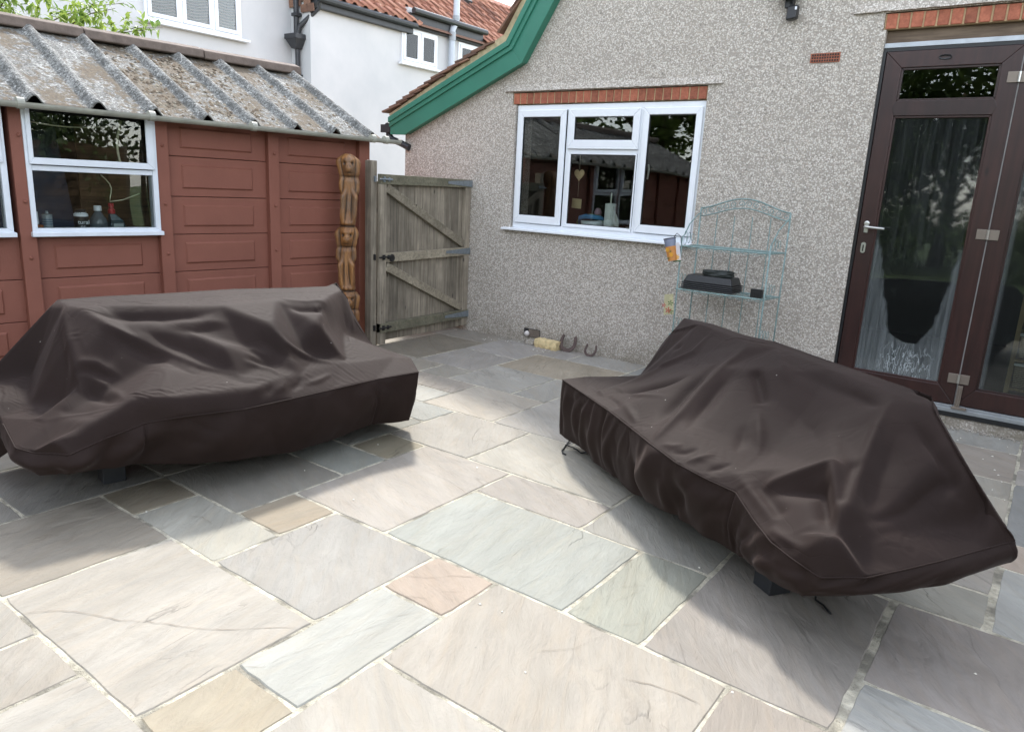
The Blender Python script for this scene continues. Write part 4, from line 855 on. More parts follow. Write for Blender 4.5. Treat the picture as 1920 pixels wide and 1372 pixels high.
# ---------------------------------------------------------------- vegetation
LEAFA = m_leaf('bright_leaf', (96, 128, 52), (168, 186, 96), .35); LEAFB = m_leaf('dark_leaf', (40, 58, 26), (92, 112, 50), .2); LEAFC = m_leaf('pale_leaf', (70, 92, 40), (132, 150, 78), .25)
BARK = simple('bark', (92, 80, 64), .9, var=.3, scale=30, bump=.8, bscale=60)
def leaf(mb, p, d, L, W, up, fold=.2):
    d = d.normalized(); s = d.cross(up).normalized() if d.cross(up).length > .01 else d.orthogonal().normalized(); nn = s.cross(d)
    i = len(mb.v); q = [p, p + d * L * .45 + s * W / 2 + nn * W * fold, p + d * L - nn * L * .12, p + d * L * .45 - s * W / 2 + nn * W * fold, p + d * L * .5]
    mb.v += [tuple(v) for v in q]; mb.face(i, i + 1, i + 4); mb.face(i + 1, i + 2, i + 4); mb.face(i + 2, i + 3, i + 4); mb.face(i + 3, i, i + 4)
def shrub():
    sh = empty('shrub', (-7.15, 2.8, 0), 0, 'leafy green shrub reaching over the ridge of the shed roof', 'shrub'); r = random.Random(5); lf = MB(); st = MB()
    def rnd(): return Vector((r.gauss(0, 1), r.gauss(0, 1), r.gauss(0, 1))).normalized()
    tips = []
    for q in range(950):
        y = r.uniform(-2.2, .9); top = 2.98 - .06 * max(0, y + 1.0) if y < 0 else 2.86 - .12 * y
        tips.append((Vector((r.uniform(-.45, .45), y, r.uniform(2.0, top))), .16))
    for a, b, n in (((0, .5, 2.5), (.1, 1.12, 2.73), 12), ((0, .1, 2.55), (.15, .75, 2.86), 12), ((0, .4, 2.4), (.2, .95, 2.68), 10), ((0, -.3, 2.6), (.2, .3, 2.9), 12), ((.1, .2, 2.5), (.25, .62, 2.78), 10), ((0, -.8, 2.6), (.2, -.5, 3.0), 12), ((0, -.2, 2.6), (.2, .05, 2.98), 10)):
        a, b = Vector(a), Vector(b); st.tube([tuple(a + (b - a) * t + Vector((0, 0, .05 * sin(pi * t)))) for t in (0, .3, .6, 1)], [.006, .005, .004, .002], 5)
        for k in range(n): t = .25 + .75 * k / n; tips.append((a + (b - a) * t + Vector((0, 0, .05 * sin(pi * t))), .085))
    for p, sp_ in tips:
        base = rnd()
        for k in range(5 if sp_ > .1 else 3):
            d = (base + rnd() * 1.1 + Vector((.3, 0, .25))).normalized(); L = r.uniform(.07, .115) * (1 if sp_ > .1 else .9); leaf(lf, p + rnd() * .02, d, L, L * .36, Vector((0, 0, 1)))
    for q in range(8): y = -2 + q * .4; st.tube([(0, y * .4, 0), (.05, y * .8, 1.2), (0, y, 2.5)], [.03, .02, .008], 6)
    tag(lf.build('foliage', LEAFA, sh), kind='stuff'); st.build('stems', BARK, sh)
shrub()
def crown_mesh(seed, rx, rz, n, L, mat):
    r = random.Random(seed); mb = MB()
    cl = [(Vector((r.gauss(0, .45) * rx, r.gauss(0, .45) * rx, r.gauss(0, .42) * rz)), r.uniform(.22, .42) * rx) for _ in range(42)]
    for q in range(n):
        c, s = r.choice(cl); d = Vector((r.gauss(0, 1), r.gauss(0, 1), r.gauss(0, 1))).normalized(); p = c + d * s * r.uniform(.5, 1.05)
        a = Vector((r.gauss(0, 1), r.gauss(0, 1), r.gauss(0, .6))).normalized(); b = a.orthogonal().normalized() * L * .45
        a = a * L * r.uniform(.6, 1.2); mb.poly([tuple(p - a * .5), tuple(p + b * .5), tuple(p + a * .5), tuple(p - b * .5)])
    return mb.mesh('crown', mat)
cm = [crown_mesh(1, 2.3, 2.6, 7000, .26, LEAFB), crown_mesh(2, 2.0, 2.2, 6000, .24, LEAFC)]
for i, (x, y, z, s, k, lb) in enumerate([(-5.6, -9.5, 3.1, 1.05, 0, 'dark leafy tree at the left of the far garden end'), (-2.6, -11, 3.4, 1.1, 0, 'broad dark tree in the middle of the garden end'), (1.2, -10, 2.9, 1.15, 1, 'paler tree right of the middle at the garden end'), (5.0, -9.5, 3.2, 1.1, 0, 'dark tree at the right edge of the garden'), (-11.5, -4.0, 4.2, 1.15, 1, 'pale green tree beyond the left side of the shed'), (-13.5, .2, 4.6, 1.2, 0, 'tall tree behind the shed on the left boundary'), (-9.4, -8, 4.0, 1.1, 1, 'light tree in the left far corner of the garden')]):
    tr = empty('tree', (x, y, -.07), 0, lb, 'tree', 'trees at the end of the garden'); c = inst(cm[k], 'crown', tr, (0, 0, z), (0, 0, i * 1.3), (s, s, s))
    m = MB(); m.tube([(0, 0, 0), (.1, .05, z * .4), (-.05, 0, z * .8), (0, .1, z + 1.2)], [.22, .17, .12, .05], 9)
    for a in range(6): m.tube([(0, 0, z * (.4 + .07 * a)), (cos(a * 1.1) * .8, sin(a * 1.1) * .8, z * (.62 + .08 * a)), (cos(a * 1.1) * 1.6, sin(a * 1.1) * 1.6, z * (.8 + .08 * a))], [.08, .05, .02], 6)
    m.build('trunk', BARK, tr, smooth=True)
hg = crown_mesh(9, 1.3, 1.3, 5000, .14, LEAFB)
for i, x in enumerate((-8, -5.5, -3, -.5, 2, 4.5, 7)): tag(inst(hg, 'hedge_bush', None, (x, -7.6 - .3 * (i % 2), .75), (0, 0, i), (1.15, .7, .8)), 'dark bush closing the garden, ' + ['leftmost of the row', 'second from the left', 'third from the left', 'middle one of the row', 'third from the right', 'second from the right', 'rightmost of the row'][(int((x + 8) / 2.5))], 'bush', 'bushes closing the garden')

# ---------------------------------------------------------------- garden rack
RY0, RY1 = 5.36, 5.62
rack = empty('garden_rack', (-1.98, 5.5, 0), 0, 'tall verdigris green wire plant rack with arched top standing against the pebbledash wall', 'plant rack')
def RK(mb, name, mat=RACK, **k): o = mb.build(name, mat, rack, **k); o.location = (1.98, -5.5, 0); return o
xl, xr, xf, xg = -2.315, -1.622, -2.335, -1.655
m = MB()
for x in (xl, xr): m.tube([(x, RY1, 0), (x, RY1, 1.375)], .0065, 6)
for x in (xf, xg): m.tube([(x, RY0, 0), (x, RY0, 1.15)], .0065, 6)
def arch(z, h): return [(xl + (xr - xl) * t, RY1, z + h * (.5 - .5 * cos(2 * pi * t)) ** .8) for t in [i / 20 for i in range(21)]]
m.tube(arch(1.375, .085), .006, 6); m.tube(arch(1.315, .075), .005, 6)
for x, xx in ((xl, xf), (xr, xg)):   # swept arms from back to front
    m.tube([(x, RY1, 1.335), (x, RY1 - .05, 1.325), (xx + (x - xx) * .3, RY0 + .10, 1.25), (xx, RY0 + .04, 1.17), (xx, RY0, 1.155)], .005, 6)
RK(m, 'frame', smooth=True)
for i in range(1, 5):
    x = xl + (xr - xl) * i / 5; m = MB(); m.tube([(x, RY1, .05), (x, RY1, 1.33)], .0042, 5); RK(m, 'back_wire')
m = MB()
def scroll(cx, cz, r0, turns, sg, y=RY1, ph=0): return [(cx + sg * r0 * (1 - t * .75) * cos(ph + turns * 2 * pi * t), y, cz + r0 * (1 - t * .75) * sin(ph + turns * 2 * pi * t)) for t in [i / 22 for i in range(23)]]
for i in range(12):
    t = (i + .5) / 12; x = xl + (xr - xl) * t; z = 1.345 + .08 * (.5 - .5 * cos(2 * pi * t)) ** .8; m.tube(scroll(x, z, .026, 1.3, 1 if i % 2 else -1, ph=i), .0034, 4)
RK(m, 'arch_scrolls')
for xx, s in ((xf, 1), (xg, 1)):
    m = MB()
    for z0 in (1.10, .77, .42):
        for k in range(3):
            yc = RY0 + .06 + k * .07; m.tube([(xx, yc + .028 * cos(a), z0 + .045 + .035 * sin(a) * (1.6 - .4 * k)) for a in [i * pi / 6 for i in range(12)]], .0026, 4, closed=True)
    RK(m, 'side_scrolls')
for zi, z in enumerate((1.085, .755, .40)):
    m = MB(); y0 = RY0 - (.0, .02, .06)[zi]
    m.tube([(xf, y0, z), (xg, y0, z), (xr, RY1 - .01, z), (xl, RY1 - .01, z)], .006, 6, closed=True)
    for i in range(1, 17): t = i / 17; m.tube([(xf + (xg - xf) * t, y0, z), (xl + (xr - xl) * t, RY1 - .01, z)], .0028, 4)
    for k in range(3): t = (k + 1) / 4; m.tube([(xf + (xl - xf) * t, y0 + (RY1 - y0) * t, z), (xg + (xr - xg) * t, y0 + (RY1 - y0) * t, z)], .0026, 4)
    for i in range(10): t0, t1 = i / 10, (i + 1) / 10; m.tube([(xf + (xg - xf) * (t0 + (t1 - t0) * a), y0, z - .006 - .014 * sin(pi * a)) for a in (0, .25, .5, .75, 1)], .0026, 4)
    RK(m, 'shelf')
# things on the rack
tr = empty('seed_tray_stack', (-2.10, 5.47, .765), 0, 'stack of black plastic seed trays upside down on the wire rack', 'seed trays')
for i in range(4):
    z = i * .014; m = MB(); m.hexa([(-.205, -.115, z), (.205, -.115, z), (.205, .115, z), (-.205, .115, z)], [(-.203, -.113, z + .009), (.203, -.113, z + .009), (.203, .113, z + .009), (-.203, .113, z + .009)]); m.build('tray_rim', BLACKP, tr, bevel=.003)
m = MB(); m.hexa([(-.195, -.105, .052), (.195, -.105, .052), (.195, .105, .052), (-.195, .105, .052)], [(-.172, -.088, .108), (.177, -.088, .108), (.177, .088, .108), (-.172, .088, .108)]); m.build('tray', BLACKP, tr, bevel=.008)
hc = MB(); P = []
for i in range(150): a = i * 2 * pi / 30; P.append((.115 * cos(a) + .004 * sin(i * .9), .075 * sin(a) + .003 * cos(i), .010 + .008 * (i // 30) * .8 + .003 * sin(a * 2)))
hc.tube(P, .0075, 7); tag(hc.build('hose_coil', simple('dark_rubber', (34, 40, 38), .5, bump=.1), None, smooth=True, loc=(-2.06, 5.47, .873)), 'coil of thin dark hose on the upturned seed trays', 'hose')
m = MB(); m.box(-.042, .042, -.02, .02, 0, .062); m.box(-.018, .03, -.0225, -.020, .01, .045); tag(m.build('black_box', BLACKP, None, loc=(-1.715, 5.37, .763), bevel=.004), 'small black plastic box at the right end of the rack shelf', 'box')
def flower(mb, cx, cz, r, n, y, k=0):
    for i in range(n):
        a = 2 * pi * i / n + k; mb.poly([(cx, y, cz), (cx + r * .6 * cos(a - .3), y, cz + r * .6 * sin(a - .3)), (cx + r * cos(a), y, cz + r * sin(a)), (cx + r * .6 * cos(a + .3), y, cz + r * .6 * sin(a + .3))])
CARD = simple('printed_card', (198, 190, 150), .6, bump=0); YEL = simple('yellow_print', (226, 168, 50), .6, bump=0); ORG = simple('orange_print', (190, 128, 66), .6, bump=0); GRN = simple('green_print', (60, 92, 40), .6, bump=0); RED = simple('red_print', (176, 60, 56), .6, bump=0)
pot = empty('plant_pot', (-2.425, 5.33, 1.135), 0, 'small grey pot printed with yellow flowers hung on the left of the rack', 'pot'); pot.rotation_euler = (0, rad(-14), 0)
m = MB(); m.lathe([(.044, 0), (.046, -.002), (.032, -.17), (.0, -.171)], 20); m.lathe([(.041, -.002), (.030, -.16)], 20); m.build('body', simple('slate_plastic', (112, 118, 136), .45, bump=0), pot, smooth=True)
m = MB(); m.tube([(.046 * cos(a), .046 * sin(a), 0) for a in [i * pi / 10 for i in range(20)]], .004, 6, closed=True); m.build('rim', simple('dark_slate', (70, 74, 86), .45, bump=0), pot)
m = MB(); m.lathe([(.0405, -.060), (.0415, -.062), (.0335, -.172)], 20); m.build('sleeve', ORG, pot)
for mm, sp2 in ((YEL, [(-.012, -.085, .020), (.014, -.125, .022)]), (GRN, [(.012, -.10, .010), (-.014, -.15, .012)])):
    m = MB()
    for a, b, c in sp2: flower(m, a, b, c, 7, -.0435 + (b + .06) * -.05)
    m.build('flower_print', mm, pot)
m = MB(); m.tube([(.03, 0, 0), (.06, .01, .03), (.085, .02, .0), (.08, .02, -.05)], .003, 5); m.build('hook', IRON, pot)
pk = empty('seed_packet', (-2.375, 5.335, 1.075), 0, 'seed packet printed with orange and yellow flowers beside the grey pot', 'seed packet'); pk.rotation_euler = (0, rad(-12), .25)
m = MB(); m.box(-.026, .034, -.002, .002, -.115, .03); m.build('packet', simple('white_packet', (206, 202, 206), .6, bump=0), pk)
m = MB(); flower(m, .004, -.08, .026, 8, -.0025); m.build('flower_print', YEL, pk); m = MB(); m.quad((-.026, -.0028, -.115), (.034, -.0028, -.115), (.034, -.0028, -.105), (-.026, -.0028, -.105)); m.build('print_band', GRN, pk)
pk = empty('seed_packet', (-2.395, 5.335, .665), 0, 'seed packet printed with red tulips hung low on the left of the rack', 'seed packet'); pk.rotation_euler = (0, rad(-10), .2)
m = MB(); m.hexa([(-.04, -.002, -.12), (.04, -.002, -.12), (.04, .002, -.12), (-.04, .002, -.12)], [(-.02, -.002, .04), (.05, -.002, .04), (.05, .002, .04), (-.02, .002, .04)]); m.build('packet', simple('cream_packet', (172, 166, 132), .6, bump=0), pk)
for a, b, c, mm in ((-.03, -.045, .020, RED), (.0, -.085, .028, RED), (.022, -.03, .026, GRN), (.018, -.095, .024, GRN), (.03, .01, .018, CARD)):
    m = MB(); flower(m, a, b, c, 5, -.003 - .0004 * (mm is RED)); m.build('tulip_print', mm, pk)

# ---------------------------------------------------------------- wall foot
def shoe(name, cx, w, h, z0, lab, lean, th):
    mb = MB(); n = 26; rings = []
    for i in range(n + 1):
        t = i / n; a = rad(-218 + 256 * t); x = w / 2 * cos(a) * (1 if abs(sin(a)) < 2 else 1); z = h * .5 + h * .5 * sin(a) * (1.0)
        if sin(a) > 0: x *= 1.0; z = h * .5 + h * .95 * sin(a)
        x = w / 2 * cos(a); nx, nz = cos(a), sin(a); hw = th * (.5 + .5 * sin(pi * t)) ** .5
        rings.append((x, z, nx, nz, hw))
    for x, z, nx, nz, hw in rings:
        for o_, y in ((-hw, 0), (hw * .1, 0), (hw * .1, .009), (-hw, .011)): mb.v.append((x + nx * o_, y, z + nz * o_))
    for i in range(n):
        for k in range(4): mb.face(i * 4 + k, i * 4 + (k + 1) % 4, i * 4 + 4 + (k + 1) % 4, i * 4 + 4 + k)
    mb.face(0, 1, 2, 3); mb.face(4 * n, 4 * n + 1, 4 * n + 2, 4 * n + 3)
    o = mb.build(name, RUST, None, bevel=.0015); o.location = (cx, 5.655, z0); o.rotation_euler = (rad(-lean), 0, 0); tag(o, lab, 'horseshoe', 'horseshoes leaning on the wall')
shoe('horseshoe', -3.50, .175, .150, .002, 'large rusty horseshoe leaning on the wall beside the yellow stone', 22, .034); shoe('horseshoe', -3.25, .122, .105, .002, 'small dark horseshoe leaning on the wall right of the large one', 24, .020)
m = MB(); r = random.Random(2); n = 9
def jit(p, s=.006): return tuple(c + r.uniform(-s, s) for c in p)
G3 = {}
for i in range(n + 1):
    for j, (y, z) in enumerate([(-.045, 0), (-.052, .035), (-.042, .078), (.0, .082), (.045, .080), (.05, .04), (.048, 0)]): G3[i, j] = len(m.v); m.v.append(jit((-.125 + .25 * i / n, y, z), .005))
for i in range(n):
    for j in range(7): m.face(G3[i, j], G3[i + 1, j], G3[i + 1, (j + 1) % 7], G3[i, (j + 1) % 7])
m.face(*[G3[0, j] for j in range(7)]); m.face(*[G3[n, j] for j in reversed(range(7))])
o = m.build('stone_block', STONEY, None, bevel=.003, loc=(-3.70, 5.655, 0)); o.rotation_euler = (0, 0, -.03); tag(o, 'rough yellow building stone lying at the foot of the wall', 'stone')
m = MB(); m.lathe([(.006, -.026), (.020, -.018), (.027, 0), (.021, .018), (.008, .027)], 12); o = m.build('white_pebble', simple('white_stone', (206, 200, 196), .7, bump=.3), None, smooth=True, loc=(-3.995, 5.725, .085)); tag(o, 'round white pebble resting in the floor vent', 'pebble')
m = MB(); m.lathe([(.015, 0), (.07, .005), (.05, .035), (.015, .045)], 9); o = m.build('mortar_lump', DASH, None, loc=(-3.93, 5.715, 0)); tag(o, 'lump of old mortar under the floor vent', 'mortar')

# ---------------------------------------------------------------- things behind the house window
ws = simple('window_board', (186, 184, 178), .5, bump=0); o = MB().box(-4.26, -2.44, 5.85, 6.05, 1.076, 1.10).build('window_board', ws, house); o.location = (3, -5.75, 0)
hh = empty('hanging_heart', (-3.635, 5.90, 1.60), 0, 'pale wooden heart hanging inside the house window', 'ornament')
P = [(.052 * (16 * sin(t) ** 3) / 16, .058 * (13 * cos(t) - 5 * cos(2 * t) - 2 * cos(3 * t) - cos(4 * t)) / 16) for t in [i * 2 * pi / 28 for i in range(28)]]
m = MB(); m.hexa([(x, 0, z) for x, z in P], [(x, .012, z) for x, z in P]); m.build('heart', simple('pale_wood', (196, 172, 132), .7, var=.2, scale=40), hh, bevel=.002); MB().tube([(0, .006, .04), (-.002, .006, .16), (.0, .006, .19)], .0016, 5).build('string', simple('string', (170, 160, 140), .8, bump=0), hh); MB().tube([(0, .006, -.055), (0, .006, -.20)], .0014, 5).build('string', bpy.data.materials['string'], hh)
m = MB(); P = [(-.052, -.045), (.05, -.05), (.052, .036), (-.05, .042)]; m.hexa([(x, 0, z) for x, z in P], [(x, .006, z) for x, z in P]); sg = m.build('sign_plaque', simple('cream_plaque', (176, 160, 122), .7, var=.1), None, bevel=.002, loc=(-3.645, 5.905, 1.345)); tag(sg, 'small cream plaque hanging below the wooden heart', 'plaque')
def B(x0, x1, z0, z1): pass
pn = empty('white_bowl', (-3.52, 6.0, 1.101), 0, 'white pot draped with blue and green cloths behind the house window', 'pot')
MB().lathe([(.07, 0), (.095, .02), (.105, .085), (.10, .09)], 22).build('bowl', simple('white_ceramic', (196, 204, 200), .4, bump=0), pn, smooth=True)
MB().tube([(-.13, -.01, .065), (-.10, -.05, .115), (-.03, -.075, .128), (.05, -.075, .130), (.11, -.04, .122), (.125, .0, .11)], [.014, .02, .022, .021, .02, .014], 8).build('blue_cloth', simple('blue_cloth', (72, 132, 176), .8), pn, smooth=True)
MB().tube([(-.12, -.03, .03), (-.145, -.03, .07), (-.11, -.04, .125), (.0, -.04, .15), (.1, -.02, .14), (.13, -.02, .08)], .006, 6).build('green_cloth', simple('green_cloth', (92, 128, 84), .8), pn, smooth=True)
tag(MB().lathe([(.006, 0), (.03, .02), (.036, .06), (.02, .09), (.01, .095)], 12).build('pink_ornament', simple('mauve', (150, 120, 132), .6), None, smooth=True, loc=(-3.475, 6.02, 1.215)), 'small mauve ornament standing behind the blue cloth', 'ornament')
rl = empty('kitchen_roll', (-3.325, 5.98, 1.101), 0, 'white kitchen roll on its stand with a towel behind the house window', 'kitchen roll')
MB().lathe([(.05, 0), (.052, .005), (.05, .255), (.02, .258)], 20).build('roll', simple('white_paper', (206, 210, 204), .8, bump=0), rl, smooth=False); MB().tube([(0, 0, .25), (0, 0, .35)], .008, 8).build('pole', STEEL, rl)
m = MB()
for i in range(9):
    for j in range(8): a = i / 8; b = j / 7; m.v.append((.0 + .11 * a, -.03 + .012 * sin(a * 9), .262 - .02 * a - .16 * a * a - b * .13 * (1 - .1 * a)))
for i in range(8):
    for j in range(7): m.face(i * 8 + j, i * 8 + j + 1, i * 8 + j + 9, i * 8 + j + 8)
m.build('towel', simple('linen', (176, 178, 172), .85), rl, smooth=True)
tag(MB().lathe([(.03, 0), (.034, .002), (.036, .06), (.034, .062)], 14).build('white_mug', simple('white_glaze', (198, 200, 196), .4, bump=0), None, loc=(-3.10, 5.95, 1.101)), 'small white mug at the right of the middle window pane', 'mug')
m = MB(); m.tube([(0, 0, 0), (0, 0, .09), (-.02, -.02, .10), (-.06, -.05, .085)], .009, 8); tag(m.build('tap', STEEL, None, loc=(-3.40, 6.02, 1.101), smooth=True), 'chrome tap between the blue cloth and the kitchen roll', 'tap')
# wicker drawers behind the folding door
wk = empty('wicker_drawers', (.10, 6.75, .08), 0, 'tall stand of wicker basket drawers behind the glass door', 'drawers'); FR = wood('pine_frame', (112, 92, 60), (152, 130, 92), .6, 'z')
for x in (-.23, .23):
    for y in (-.15, .15): MB().box(x - .015, x + .015, y - .015, y + .015, 0, 1.0).build('leg', FR, wk)
def m_wick():
    k = N('wicker'); o = k.co('Object'); a = k.n('TexWave'); a.wave_type = 'BANDS'; a.bands_direction = 'Z'; k.l(o, a.inputs['Vector']); a.inputs['Scale'].default_value = 22; a.inputs['Distortion'].default_value = 3; a.inputs['Detail Scale'].default_value = 12
    return k.done(k.mix(a.outputs[1], lin((92, 80, 62)), lin((176, 160, 132))), .8, k.bump(a.outputs[1], .8, .006))
WK = m_wick()
for i in range(4):
    z = .10 + i * .225; m = MB(); m.hexa([(-.20, -.15, z), (.20, -.15, z), (.20, .14, z), (-.20, .14, z)], [(-.21, -.165, z + .175), (.21, -.165, z + .175), (.21, .14, z + .175), (-.21, .14, z + .175)]); b = m.build('basket', WK, wk, bevel=.012)
    MB().box(-.215, .215, -.17, -.14, z + .165, z + .185).build('basket_lining', simple('cloth_lining%d' % i, (190, 190, 184), .9), b, bevel=.006)
    MB().box(-.215, .215, -.15, .15, z - .03, z - .012).build('shelf', FR, wk)

# ---------------------------------------------------------------- sofas and their covers
TEAK = simple('charcoal_aluminium', (44, 46, 50), .45, .0, var=.1); CUSH = simple('grey_cushion', (120, 118, 114), .9)
def sofa(loc, rz, L, D, FX, FY, lab):
    s = empty('garden_sofa', loc, rz, lab, 'sofa', 'garden sofas under covers')
    MB().box(.10, L - .20, .10, D - .1, .24, .29).build('seat_frame', TEAK, s, bevel=.01)
    MB().box(.12, L - .25, .10, D - .28, .29, .375).build('seat_cushion', CUSH, s, bevel=.03)
    m = MB(); m.hexa([(.30, D - .22, .30), (L - .42, D - .22, .30), (L - .42, D - .12, .30), (.30, D - .12, .30)], [(.30, D - .13, .70), (L - .42, D - .13, .70), (L - .42, D - .09, .70), (.30, D - .09, .70)]); m.build('backrest', CUSH, s, bevel=.02)
    for x in FX:
        for y in (FY, D - .16): MB().box(x, x + .10, y, y + .10, 0, .24).build('foot', TEAK, s, bevel=.004)
    return s
